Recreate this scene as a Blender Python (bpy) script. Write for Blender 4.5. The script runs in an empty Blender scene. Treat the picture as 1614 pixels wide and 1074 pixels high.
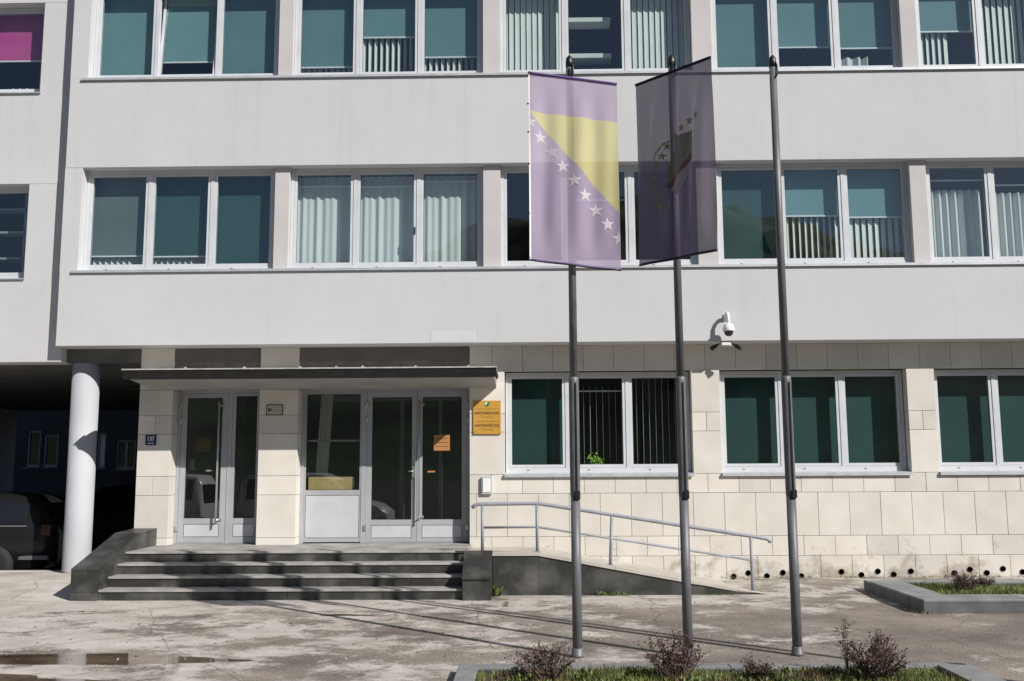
import bpy, bmesh, math, random
from mathutils import Vector, Matrix
R = math.radians
random.seed(7)
sc = bpy.context.scene

# ---------------------------------------------------------------- camera
FPX, PITCH, YAW, ROLL = 1515.0, R(7.42), R(1.03), R(-0.32)
cam = bpy.data.cameras.new("camera")
cam.sensor_width = 36.0
cam.lens = FPX / 1614.0 * 36.0
cam.clip_start, cam.clip_end = 0.1, 3000.0
cam_o = bpy.data.objects.new("camera", cam)
sc.collection.objects.link(cam_o)
_fw = Vector((-math.sin(YAW) * math.cos(PITCH), math.cos(YAW) * math.cos(PITCH), math.sin(PITCH)))
_rt = Vector((math.cos(YAW), math.sin(YAW), 0))
_up = _rt.cross(_fw)
_r2 = _rt * math.cos(ROLL) + _up * math.sin(ROLL)
_u2 = _up * math.cos(ROLL) - _rt * math.sin(ROLL)
m = Matrix.Identity(4)
for i in range(3):
    m[i][0], m[i][1], m[i][2] = _r2[i], _u2[i], -_fw[i]
m[0][3], m[1][3], m[2][3] = 0.0, -15.0, 1.80
cam_o.matrix_world = m
sc.camera = cam_o

# ---------------------------------------------------------------- sky, sun, exposure
SUN_DIR = Vector((1.12, -1.0, 1.06)).normalized()      # towards the sun
elev = math.asin(SUN_DIR.z)
azim = math.atan2(SUN_DIR.x, SUN_DIR.y)                # clockwise from +Y
world = bpy.data.worlds.new("World")
sc.world = world
world.use_nodes = True
wn = world.node_tree
wn.nodes.clear()
sky = wn.nodes.new("ShaderNodeTexSky")
sky.sky_type = 'NISHITA'
sky.sun_disc = False
sky.sun_elevation = elev
sky.sun_rotation = azim
sky.air_density, sky.dust_density, sky.ozone_density = 1.0, 0.4, 2.4
bg = wn.nodes.new("ShaderNodeBackground")
bg.inputs[1].default_value = 0.05
wo = wn.nodes.new("ShaderNodeOutputWorld")
wn.links.new(sky.outputs[0], bg.inputs[0])
wn.links.new(bg.outputs[0], wo.inputs[0])
sun = bpy.data.lights.new("sun", 'SUN')
sun.energy = 5.0
sun.angle = R(0.5)
sun.color = (1.0, 0.955, 0.90)
sun_o = bpy.data.objects.new("sun", sun)
sc.collection.objects.link(sun_o)
sun_o.rotation_euler = SUN_DIR.to_track_quat('Z', 'Y').to_euler()
sun_o.location = (20, -20, 30)
sc.view_settings.view_transform = 'Standard'
sc.view_settings.look = 'None'
sc.view_settings.exposure = 0.10
sc.view_settings.gamma = 1.0
sc.view_settings.use_curve_mapping = False
sc.render.engine = 'CYCLES'
sc.cycles.transparent_max_bounces = 16

# ---------------------------------------------------------------- materials
def nd(t, kind, **kw):
    n = t.nodes.new("ShaderNode" + kind)
    for k, v in kw.items():
        setattr(n, k, v)
    return n

def base_mat(name, col=(.5, .5, .5), rough=.6, metal=0.0, spec=.5):
    mt = bpy.data.materials.new(name)
    mt.use_nodes = True
    t = mt.node_tree
    b = t.nodes["Principled BSDF"]
    b.inputs["Base Color"].default_value = (*col, 1)
    b.inputs["Roughness"].default_value = rough
    b.inputs["Metallic"].default_value = metal
    b.inputs["Specular IOR Level"].default_value = spec
    return mt, t, b

def noise_mat(name, c1, c2, scale=3.0, detail=6, rough=.7, bump=0.0, bscale=60.0, metal=0.0,
              rnd=0.0, spec=.5, lo=.35, hi=.65, stretch=(1, 1, 1), rough2=None):
    """two tones of the same thing mixed by noise, fine bump, a little variation from object to object"""
    mt, t, b = base_mat(name, c1, rough, metal, spec)
    tc = nd(t, "TexCoord")
    mp = nd(t, "Mapping")
    mp.inputs["Scale"].default_value = stretch
    geo = nd(t, "NewGeometry")
    t.links.new(geo.outputs["Position"], mp.inputs[0])
    nz = nd(t, "TexNoise")
    nz.inputs["Scale"].default_value = scale
    nz.inputs["Detail"].default_value = detail
    t.links.new(mp.outputs[0], nz.inputs["Vector"])
    rp = nd(t, "ValToRGB")
    rp.color_ramp.elements[0].position = lo
    rp.color_ramp.elements[0].color = (*c1, 1)
    rp.color_ramp.elements[1].position = hi
    rp.color_ramp.elements[1].color = (*c2, 1)
    t.links.new(nz.outputs["Fac"], rp.inputs[0])
    out = rp.outputs[0]
    if rnd:
        oi = nd(t, "ObjectInfo")
        hsv = nd(t, "HueSaturation")
        mr = nd(t, "MapRange")
        mr.inputs["To Min"].default_value = 1 - rnd
        mr.inputs["To Max"].default_value = 1 + rnd
        t.links.new(oi.outputs["Random"], mr.inputs[0])
        t.links.new(mr.outputs[0], hsv.inputs["Value"])
        t.links.new(out, hsv.inputs["Color"])
        out = hsv.outputs[0]
    t.links.new(out, b.inputs["Base Color"])
    if rough2 is not None:
        mr = nd(t, "MapRange")
        mr.inputs["To Min"].default_value = rough
        mr.inputs["To Max"].default_value = rough2
        t.links.new(nz.outputs["Fac"], mr.inputs[0])
        t.links.new(mr.outputs[0], b.inputs["Roughness"])
    if bump:
        n2 = nd(t, "TexNoise")
        n2.inputs["Scale"].default_value = bscale
        n2.inputs["Detail"].default_value = 4
        t.links.new(geo.outputs["Position"], n2.inputs["Vector"])
        bp = nd(t, "Bump")
        bp.inputs["Strength"].default_value = bump
        bp.inputs["Distance"].default_value = 0.01
        t.links.new(n2.outputs["Fac"], bp.inputs["Height"])
        t.links.new(bp.outputs[0], b.inputs["Normal"])
    return mt

def schlick(t, f0):
    """reflectance of a thin sheet, the same from both of its sides"""
    g = nd(t, "NewGeometry")
    dt = nd(t, "VectorMath", operation='DOT_PRODUCT')
    t.links.new(g.outputs["Incoming"], dt.inputs[0]); t.links.new(g.outputs["Normal"], dt.inputs[1])
    ab = nd(t, "Math", operation='ABSOLUTE'); t.links.new(dt.outputs["Value"], ab.inputs[0])
    om = nd(t, "Math", operation='SUBTRACT', use_clamp=True); om.inputs[0].default_value = 1; t.links.new(ab.outputs[0], om.inputs[1])
    pw = nd(t, "Math", operation='POWER'); t.links.new(om.outputs[0], pw.inputs[0]); pw.inputs[1].default_value = 5
    ma = nd(t, "Math", operation='MULTIPLY_ADD', use_clamp=True); t.links.new(pw.outputs[0], ma.inputs[0]); ma.inputs[1].default_value = 1 - f0; ma.inputs[2].default_value = f0
    return ma.outputs[0]

def glass_mat(name, tint, gain=1.6, ior=1.55, wob=0.0):
    mt = bpy.data.materials.new(name)
    mt.use_nodes = True
    t = mt.node_tree
    t.nodes.clear()
    o = nd(t, "OutputMaterial")
    mx = nd(t, "MixShader")
    tr = nd(t, "BsdfTransparent")
    tr.inputs[0].default_value = (*tint, 1)
    gl = nd(t, "BsdfGlossy")
    gl.inputs["Roughness"].default_value = 0.0
    gl.inputs["Color"].default_value = (.95, .97, 1, 1)
    t.links.new(schlick(t, gain * ((ior - 1) / (ior + 1)) ** 2), mx.inputs[0])
    t.links.new(tr.outputs[0], mx.inputs[1])
    t.links.new(gl.outputs[0], mx.inputs[2])
    t.links.new(mx.outputs[0], o.inputs[0])
    if wob:
        geo = nd(t, "NewGeometry")
        n2 = nd(t, "TexNoise")
        n2.inputs["Scale"].default_value = 1.3
        n2.inputs["Detail"].default_value = 1
        t.links.new(geo.outputs["Position"], n2.inputs["Vector"])
        bp = nd(t, "Bump")
        bp.inputs["Strength"].default_value = wob
        bp.inputs["Distance"].default_value = 0.02
        t.links.new(n2.outputs["Fac"], bp.inputs["Height"])
        t.links.new(bp.outputs[0], gl.inputs["Normal"])
    return mt

def cloth_mat(name, nodes_col, through=.25, transl=.3):
    """thin woven cloth: part of the light passes straight through the weave"""
    mt = bpy.data.materials.new(name)
    mt.use_nodes = True
    t = mt.node_tree
    t.nodes.clear()
    o = nd(t, "OutputMaterial")
    df = nd(t, "BsdfDiffuse")
    tl = nd(t, "BsdfTranslucent")
    tr = nd(t, "BsdfTransparent")
    m1, m2 = nd(t, "MixShader"), nd(t, "MixShader")
    m1.inputs[0].default_value = transl
    m2.inputs[0].default_value = through
    if callable(nodes_col):
        c = nodes_col(t)
        t.links.new(c, df.inputs[0])
        t.links.new(c, tl.inputs[0])
    else:
        df.inputs[0].default_value = (*nodes_col, 1)
        tl.inputs[0].default_value = (*nodes_col, 1)
    t.links.new(df.outputs[0], m1.inputs[1])
    t.links.new(tl.outputs[0], m1.inputs[2])
    t.links.new(m1.outputs[0], m2.inputs[1])
    t.links.new(tr.outputs[0], m2.inputs[2])
    t.links.new(m2.outputs[0], o.inputs[0])
    return mt

def ground_mat():
    mt, t, b = base_mat("worn_concrete", (.4, .37, .33), .85)
    geo = nd(t, "NewGeometry")
    mp = nd(t, "Mapping")
    mp.inputs["Scale"].default_value = (.85, 1.05, 1)
    t.links.new(geo.outputs["Position"], mp.inputs[0])
    n1 = nd(t, "TexNoise"); n1.inputs["Scale"].default_value = 1.3; n1.inputs["Detail"].default_value = 12; n1.inputs["Roughness"].default_value = .74
    n1.inputs["Distortion"].default_value = .12
    t.links.new(mp.outputs[0], n1.inputs["Vector"])
    # more of the pale screed is left towards the entrance and on the left
    sx = nd(t, "SeparateXYZ"); t.links.new(geo.outputs["Position"], sx.inputs[0])
    gx = nd(t, "MapRange"); gx.inputs["From Min"].default_value = -7; gx.inputs["From Max"].default_value = 5
    gx.inputs["To Min"].default_value = .055; gx.inputs["To Max"].default_value = -.135
    t.links.new(sx.outputs[0], gx.inputs[0])
    gy = nd(t, "MapRange"); gy.interpolation_type = 'SMOOTHSTEP'
    gy.inputs["From Min"].default_value = -3.0; gy.inputs["From Max"].default_value = -1.7
    gy.inputs["To Min"].default_value = .0; gy.inputs["To Max"].default_value = .10
    t.links.new(sx.outputs[1], gy.inputs[0])
    a1 = nd(t, "Math", operation='ADD'); t.links.new(n1.outputs["Fac"], a1.inputs[0]); t.links.new(gx.outputs[0], a1.inputs[1])
    a2 = nd(t, "Math", operation='ADD'); t.links.new(a1.outputs[0], a2.inputs[0]); t.links.new(gy.outputs[0], a2.inputs[1])
    n7 = nd(t, "TexNoise"); n7.inputs["Scale"].default_value = 22; n7.inputs["Detail"].default_value = 5; n7.inputs["Roughness"].default_value = .7
    t.links.new(geo.outputs["Position"], n7.inputs["Vector"])
    a3 = nd(t, "Math", operation='MULTIPLY_ADD'); a3.inputs[1].default_value = .16; t.links.new(n7.outputs["Fac"], a3.inputs[0])
    a4 = nd(t, "Math", operation='SUBTRACT'); a4.inputs[1].default_value = .08; t.links.new(a2.outputs[0], a4.inputs[0]); t.links.new(a4.outputs[0], a3.inputs[2])
    a2 = a3
    r1 = nd(t, "ValToRGB")
    r1.color_ramp.elements[0].position = .435; r1.color_ramp.elements[0].color = (0, 0, 0, 1)
    r1.color_ramp.elements[1].position = .525; r1.color_ramp.elements[1].color = (1, 1, 1, 1)
    t.links.new(a2.outputs[0], r1.inputs[0])
    # aggregate grain
    n2 = nd(t, "TexNoise"); n2.inputs["Scale"].default_value = 55; n2.inputs["Detail"].default_value = 3
    t.links.new(geo.outputs["Position"], n2.inputs["Vector"])
    rg = nd(t, "ValToRGB")
    rg.color_ramp.elements[0].position = .3; rg.color_ramp.elements[0].color = (.11, .092, .075, 1)
    rg.color_ramp.elements[1].position = .72; rg.color_ramp.elements[1].color = (.36, .315, .27, 1)
    t.links.new(n2.outputs["Fac"], rg.inputs[0])
    n3 = nd(t, "TexNoise"); n3.inputs["Scale"].default_value = 1.7; n3.inputs["Detail"].default_value = 9; n3.inputs["Roughness"].default_value = .7
    t.links.new(mp.outputs[0], n3.inputs["Vector"])
    rl = nd(t, "ValToRGB")
    rl.color_ramp.elements[0].position = .32; rl.color_ramp.elements[0].color = (.36, .325, .285, 1)
    rl.color_ramp.elements[1].position = .62; rl.color_ramp.elements[1].color = (.575, .54, .495, 1)
    t.links.new(n3.outputs["Fac"], rl.inputs[0])
    # large damp areas in the aggregate
    n4 = nd(t, "TexNoise"); n4.inputs["Roughness"].default_value = .65; n4.inputs["Scale"].default_value = .95; n4.inputs["Detail"].default_value = 5
    t.links.new(mp.outputs[0], n4.inputs["Vector"])
    rd = nd(t, "MapRange"); rd.inputs["From Min"].default_value = .35; rd.inputs["From Max"].default_value = .65
    rd.inputs["To Min"].default_value = .58; rd.inputs["To Max"].default_value = 1.2
    t.links.new(n4.outputs["Fac"], rd.inputs[0])
    md = nd(t, "MixRGB", blend_type='MULTIPLY'); md.inputs[0].default_value = 1
    t.links.new(rg.outputs[0], md.inputs[1]); t.links.new(rd.outputs[0], md.inputs[2])
    mx = nd(t, "MixRGB"); t.links.new(r1.outputs[0], mx.inputs[0]); t.links.new(md.outputs[0], mx.inputs[1]); t.links.new(rl.outputs[0], mx.inputs[2])
    # cracks
    n5 = nd(t, "TexNoise"); n5.inputs["Scale"].default_value = 1.6; n5.inputs["Detail"].default_value = 6
    t.links.new(geo.outputs["Position"], n5.inputs["Vector"])
    vm = nd(t, "VectorMath", operation='MULTIPLY_ADD'); vm.inputs[1].default_value = (.35, .35, 0)
    t.links.new(n5.outputs["Color"], vm.inputs[0]); t.links.new(geo.outputs["Position"], vm.inputs[2])
    vo = nd(t, "TexVoronoi", feature='DISTANCE_TO_EDGE'); vo.inputs["Scale"].default_value = .33
    t.links.new(vm.outputs[0], vo.inputs["Vector"])
    rc = nd(t, "ValToRGB")
    rc.color_ramp.elements[0].position = .0; rc.color_ramp.elements[0].color = (.16, .14, .11, 1)
    rc.color_ramp.elements[1].position = .004; rc.color_ramp.elements[1].color = (1, 1, 1, 1)
    t.links.new(vo.outputs[0], rc.inputs[0])
    mc = nd(t, "MixRGB", blend_type='MULTIPLY'); mc.inputs[0].default_value = .6
    t.links.new(mx.outputs[0], mc.inputs[1]); t.links.new(rc.outputs[0], mc.inputs[2])
    t.links.new(mc.outputs[0], b.inputs["Base Color"])
    # fine sandy speckle over everything
    n6 = nd(t, "TexNoise"); n6.inputs["Scale"].default_value = 160; n6.inputs["Detail"].default_value = 2
    t.links.new(geo.outputs["Position"], n6.inputs["Vector"])
    rs = nd(t, "MapRange"); rs.inputs["From Min"].default_value = .3; rs.inputs["From Max"].default_value = .7
    rs.inputs["To Min"].default_value = .88; rs.inputs["To Max"].default_value = 1.10
    t.links.new(n6.outputs["Fac"], rs.inputs[0])
    ms = nd(t, "MixRGB", blend_type='MULTIPLY'); ms.inputs[0].default_value = 1
    t.links.new(mc.outputs[0], ms.inputs[1]); t.links.new(rs.outputs[0], ms.inputs[2])
    t.links.new(ms.outputs[0], b.inputs["Base Color"])
    hh = nd(t, "Math", operation='MULTIPLY_ADD'); hh.inputs[1].default_value = .6
    t.links.new(r1.outputs[0], hh.inputs[0]); t.links.new(n2.outputs["Fac"], hh.inputs[2])
    bp = nd(t, "Bump"); bp.inputs["Strength"].default_value = .5; bp.inputs["Distance"].default_value = .012
    t.links.new(hh.outputs[0], bp.inputs["Height"]); t.links.new(bp.outputs[0], b.inputs["Normal"])
    return mt

def stone_mat(name, c1, c2, dirt):
    """pale limestone slab, veined, with rain-splash dirt on the lowest courses"""
    mt, t, b = base_mat(name, c1, .75)
    geo = nd(t, "NewGeometry")
    n1 = nd(t, "TexNoise"); n1.inputs["Scale"].default_value = 2.2; n1.inputs["Detail"].default_value = 8
    t.links.new(geo.outputs["Position"], n1.inputs["Vector"])
    rp = nd(t, "ValToRGB")
    rp.color_ramp.elements[0].position = .35; rp.color_ramp.elements[0].color = (*c1, 1)
    rp.color_ramp.elements[1].position = .65; rp.color_ramp.elements[1].color = (*c2, 1)
    t.links.new(n1.outputs["Fac"], rp.inputs[0])
    oi = nd(t, "ObjectInfo")
    mr = nd(t, "MapRange"); mr.inputs["To Min"].default_value = .89; mr.inputs["To Max"].default_value = 1.06
    t.links.new(oi.outputs["Random"], mr.inputs[0])
    hs = nd(t, "HueSaturation"); t.links.new(rp.outputs[0], hs.inputs["Color"]); t.links.new(mr.outputs[0], hs.inputs["Value"])
    sx = nd(t, "SeparateXYZ"); t.links.new(geo.outputs["Position"], sx.inputs[0])
    n2 = nd(t, "TexNoise"); n2.inputs["Scale"].default_value = 2.6; n2.inputs["Detail"].default_value = 7; n2.inputs["Roughness"].default_value = .62
    t.links.new(geo.outputs["Position"], n2.inputs["Vector"])
    hm = nd(t, "MapRange"); hm.inputs["From Min"].default_value = .85; hm.inputs["From Max"].default_value = .1
    hm.inputs["To Min"].default_value = -.22; hm.inputs["To Max"].default_value = .085
    t.links.new(sx.outputs[2], hm.inputs[0])
    ad = nd(t, "Math", operation='ADD'); t.links.new(n2.outputs["Fac"], ad.inputs[0]); t.links.new(hm.outputs[0], ad.inputs[1])
    rd = nd(t, "ValToRGB")
    rd.color_ramp.elements[0].position = .5; rd.color_ramp.elements[0].color = (1, 1, 1, 1)
    rd.color_ramp.elements[1].position = .68; rd.color_ramp.elements[1].color = (*dirt, 1)
    t.links.new(ad.outputs[0], rd.inputs[0])
    mu = nd(t, "MixRGB", blend_type='MULTIPLY'); mu.inputs[0].default_value = 1
    t.links.new(hs.outputs[0], mu.inputs[1]); t.links.new(rd.outputs[0], mu.inputs[2])
    t.links.new(mu.outputs[0], b.inputs["Base Color"])
    n3 = nd(t, "TexNoise"); n3.inputs["Scale"].default_value = 90
    t.links.new(geo.outputs["Position"], n3.inputs["Vector"])
    bp = nd(t, "Bump"); bp.inputs["Strength"].default_value = .12; bp.inputs["Distance"].default_value = .004
    t.links.new(n3.outputs["Fac"], bp.inputs["Height"]); t.links.new(bp.outputs[0], b.inputs["Normal"])
    return mt

M = {}
def stucco_mat(name, c1, c2):
    """painted render: cloudy tone, faint rain streaks, brush-on repair patches, fine grain"""
    mt, t, b = base_mat(name, c1, .88)
    geo = nd(t, "NewGeometry")
    def nz(scale, det, st, rough=.5):
        mp = nd(t, "Mapping"); mp.inputs["Scale"].default_value = st
        t.links.new(geo.outputs["Position"], mp.inputs[0])
        n = nd(t, "TexNoise"); n.inputs["Scale"].default_value = scale; n.inputs["Detail"].default_value = det; n.inputs["Roughness"].default_value = rough
        t.links.new(mp.outputs[0], n.inputs["Vector"])
        return n.outputs["Fac"]
    rp = nd(t, "ValToRGB")
    rp.color_ramp.elements[0].position = .3; rp.color_ramp.elements[0].color = (*c1, 1)
    rp.color_ramp.elements[1].position = .7; rp.color_ramp.elements[1].color = (*c2, 1)
    t.links.new(nz(.55, 9, (1, 1, 1.3), .6), rp.inputs[0])
    out = rp.outputs[0]
    for fac, lo, hi, dark in ((nz(1.0, 8, (5.5, 1, .22), .65), .54, .82, (.925, .915, .905)), (nz(1.9, 10, (1, 1, 1), .7), .58, .80, (.93, .925, .92)), (nz(14, 6, (1, 1, 1), .7), .62, .75, (.95, .95, .95))):
        r = nd(t, "ValToRGB")
        r.color_ramp.elements[0].position = lo; r.color_ramp.elements[0].color = (1, 1, 1, 1)
        r.color_ramp.elements[1].position = hi; r.color_ramp.elements[1].color = (*dark, 1)
        t.links.new(fac, r.inputs[0])
        m_ = nd(t, "MixRGB", blend_type='MULTIPLY'); m_.inputs[0].default_value = 1
        t.links.new(out, m_.inputs[1]); t.links.new(r.outputs[0], m_.inputs[2])
        out = m_.outputs[0]
    t.links.new(out, b.inputs["Base Color"])
    a = nd(t, "Math", operation='MULTIPLY_ADD'); a.inputs[1].default_value = 3.0
    t.links.new(nz(1.4, 3, (1, 1, 1)), a.inputs[0]); t.links.new(nz(130, 3, (1, 1, 1)), a.inputs[2])
    bp = nd(t, "Bump"); bp.inputs["Strength"].default_value = .3; bp.inputs["Distance"].default_value = .01
    t.links.new(a.outputs[0], bp.inputs["Height"]); t.links.new(bp.outputs[0], b.inputs["Normal"])
    return mt
M['stucco'] = stucco_mat("painted_render", (.53, .53, .543), (.575, .575, .588))
M['stucco_old'] = noise_mat("painted_render_pillar", (.50, .485, .485), (.55, .53, .525), 1.6, 8, .85, .25, 120)
M['stone'] = stone_mat("limestone_slab", (.63, .595, .535), (.70, .665, .605), (.54, .50, .44))
M['patch'] = noise_mat('fresh_filler', (.545, .545, .56), (.585, .585, .60), 5, 6, .85, .2, 90)
M['joint'] = noise_mat("mortar", (.16, .14, .12), (.24, .21, .18), 8)
M['frame'] = noise_mat("white_powder_coat", (.55, .57, .60), (.60, .62, .645), 4, 4, .35)
M['doorframe'] = noise_mat("grey_powder_coat", (.34, .36, .38), (.39, .405, .425), 4, 4, .4)
M['doorpanel'] = noise_mat("door_infill_panel", (.48, .50, .53), (.54, .555, .58), 3, 4, .4)
M['gasket'] = base_mat("black_rubber", (.02, .02, .02), .6)[0]
M['sill'] = noise_mat("aluminium_sill", (.48, .51, .54), (.58, .60, .62), 6, 4, .45, metal=.3)
M['glass'] = glass_mat("window_glass", (.80, .87, .88), 4.0, 1.5, .02)
M['glass_low'] = glass_mat("dark_window_glass", (.70, .78, .78), 1.7, 1.5, .02)
M['glass_door'] = glass_mat("door_glass", (.60, .63, .61), 3.4, 1.5)
M['blind'] = noise_mat("pale_roller_blind", (.135, .25, .265), (.15, .27, .285), 2, 3, .8, rnd=.16)
M['blind_grey'] = noise_mat("grey_roller_blind", (.12, .155, .15), (.135, .17, .165), 2, 3, .8)
M['blind_dark'] = noise_mat("dark_green_roller_blind", (.018, .066, .064), (.026, .082, .078), .8, 3, .8, rnd=.16)
M['blind_pink'] = noise_mat("pink_roller_blind", (.52, .06, .26), (.56, .09, .30), 2, 3, .8)
M['slat'] = noise_mat("cream_vertical_slat", (.72, .72, .66), (.78, .78, .72), 3, 3, .7)
M['rail'] = base_mat("white_blind_rail", (.85, .85, .83), .4)[0]
M['curtain'] = cloth_mat("sheer_curtain", (.88, .90, .87), .06, .18)
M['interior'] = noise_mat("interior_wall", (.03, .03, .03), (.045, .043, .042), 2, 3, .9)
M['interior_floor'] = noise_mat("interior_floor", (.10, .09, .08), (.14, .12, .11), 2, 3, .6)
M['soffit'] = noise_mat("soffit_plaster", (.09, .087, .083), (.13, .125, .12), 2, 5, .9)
M['transom'] = noise_mat("olive_transom_panel", (.13, .105, .055), (.17, .135, .075), 2, 5, .7)
M['canopy_black'] = noise_mat("black_bitumen_fascia", (.008, .0075, .007), (.018, .016, .015), 5, 6, .8)
M['canopy_grey'] = noise_mat("grey_canopy_soffit", (.30, .30, .285), (.37, .37, .35), 2, 6, .8)
M['flashing'] = noise_mat("weathered_flashing", (.42, .40, .37), (.62, .60, .57), 3, 7, .5, metal=.3, stretch=(2, 1, 1))
M['granite'] = noise_mat("dark_granite_slab", (.031, .030, .028), (.115, .112, .105), 2.6, 11, .35, .05, 150, lo=.44, hi=.74, rnd=.08, rough2=.6)
M['tread'] = noise_mat("worn_stone_tread", (.25, .24, .225), (.40, .385, .36), 3, 8, .65, .1, 120, rnd=.05)
M['ramp_top'] = noise_mat("concrete_ramp", (.40, .37, .33), (.52, .485, .44), 2.5, 8, .85, .2, 70)
M['rail_metal'] = noise_mat("grey_painted_steel", (.25, .265, .30), (.32, .335, .37), 6, 4, .5)
M['pole'] = noise_mat("grey_anodised_pole", (.12, .12, .13), (.16, .16, .17), 6, 5, .5, metal=.15)
M['black'] = base_mat("black_plastic", (.015, .015, .016), .4)[0]
M['white_plastic'] = noise_mat("white_plastic", (.78, .79, .78), (.83, .84, .83), 4, 3, .35)
M['dome'] = base_mat("smoked_dome", (.02, .02, .022), .08, spec=.8)[0]
M['column'] = noise_mat("painted_column", (.40, .41, .445), (.46, .47, .50), 1.2, 8, .75, .15, 100)
M['rust'] = noise_mat("rusty_foot", (.22, .07, .04), (.42, .33, .28), 8, 6, .8)
M['ground'] = ground_mat()
M['asphalt'] = noise_mat("dark_asphalt", (.035, .035, .035), (.06, .058, .055), 3, 8, .8, .4, 80)
M['kerb'] = noise_mat("pale_kerb_concrete", (.45, .42, .38), (.56, .53, .49), 3, 7, .8, .2, 80)
M['planter'] = noise_mat("grey_planter_stone", (.17, .175, .18), (.25, .255, .26), 4, 8, .55, .12, 130, rnd=.06)
M['planter_body'] = noise_mat('dark_planter_stone', (.075, .077, .08), (.12, .122, .125), 4, 8, .55, .12, 130, rnd=.06)
M['soil'] = noise_mat("soil", (.035, .03, .018), (.075, .07, .03), 6, 8, .95, .5, 40)
M['grass'] = noise_mat("grass_blade", (.055, .085, .018), (.19, .235, .055), 2.2, 7, .6, lo=.36, hi=.6)
M['weed'] = noise_mat("weed_leaf", (.07, .12, .02), (.15, .17, .04), 5, 5, .6)
M['twig'] = noise_mat("shrub_twig", (.07, .045, .035), (.13, .09, .07), 20, 4, .8)
M['redleaf'] = noise_mat("dark_red_leaf", (.028, .013, .011), (.085, .038, .026), 30, 3, .6)
M['plantleaf'] = noise_mat("bright_green_leaf", (.20, .38, .03), (.42, .62, .08), 30, 3, .5)
M['pot'] = base_mat("terracotta_pot", (.35, .14, .07), .7)[0]
M['sign'] = noise_mat("ochre_brass_plate", (.50, .27, .045), (.56, .31, .06), 4, 4, .42)
M['ink'] = base_mat("dark_brown_ink", (.035, .02, .012), .6)[0]
M['inkpale'] = base_mat("worn_brown_ink", (.19, .10, .03), .6)[0]
M['blueplate'] = base_mat("blue_enamel", (.012, .02, .10), .3)[0]
M['white'] = base_mat("white_enamel", (.8, .8, .8), .4)[0]
M['green_em'] = base_mat("emblem_green", (.03, .17, .05), .5)[0]
M['paper'] = noise_mat("orange_notice_paper", (.40, .19, .065), (.44, .215, .075), 4, 3, .7)
M['dimpaper'] = base_mat('dimmed_notice_paper', (.17, .085, .04), .7)[0]  # orange notice paper, its dimness behind the door glass put into the colour
M['whitepaper'] = base_mat("grey_notice_paper", (.24, .24, .23), .7)[0]
M['notice'] = base_mat("grey_notice_plate", (.50, .46, .40), .6)[0]
M['yellowboard'] = noise_mat("yellow_board", (.80, .62, .28), (.86, .68, .33), 2, 4, .7)
M['carblack'] = base_mat("black_car_paint", (.012, .012, .013), .25, spec=.3)[0]
M['carblue'] = base_mat("dark_blue_car_paint", (.015, .02, .035), .2, spec=.6)[0]
M['vanwhite'] = base_mat("white_van_paint", (.62, .62, .61), .3)[0]
M['carglass'] = base_mat("dark_car_glass", (.012, .013, .014), .06, spec=.9)[0]
M['tyre'] = base_mat("tyre_rubber", (.02, .02, .02), .8)[0]
M['rim'] = base_mat("alloy_rim", (.55, .55, .56), .4, .15)[0]
M['redlamp'] = base_mat("red_tail_lamp", (.035, .006, .006), .15)[0]
M['chrome'] = base_mat("brushed_steel", (.62, .62, .62), .28, .8)[0]
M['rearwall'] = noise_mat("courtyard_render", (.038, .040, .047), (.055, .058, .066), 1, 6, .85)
M['hill'] = noise_mat("wooded_hillside", (.022, .042, .018), (.06, .09, .035), .16, 10, .95)
M['crown'] = noise_mat("tree_leaves", (.03, .06, .015), (.08, .12, .03), .8, 6, .7)
M['trunk'] = noise_mat("tree_bark", (.06, .045, .035), (.11, .085, .065), 6, 5, .9)
M['grit'] = noise_mat('grit', (.12, .10, .085), (.40, .37, .33), 40, 2, .9)
M['deadleaf'] = noise_mat('dead_leaf', (.10, .06, .03), (.22, .14, .07), 30, 2, .9)
M['water'] = None

# ---------------------------------------------------------------- mesh helpers
WORLD = {}            # world position of each object's origin

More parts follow.
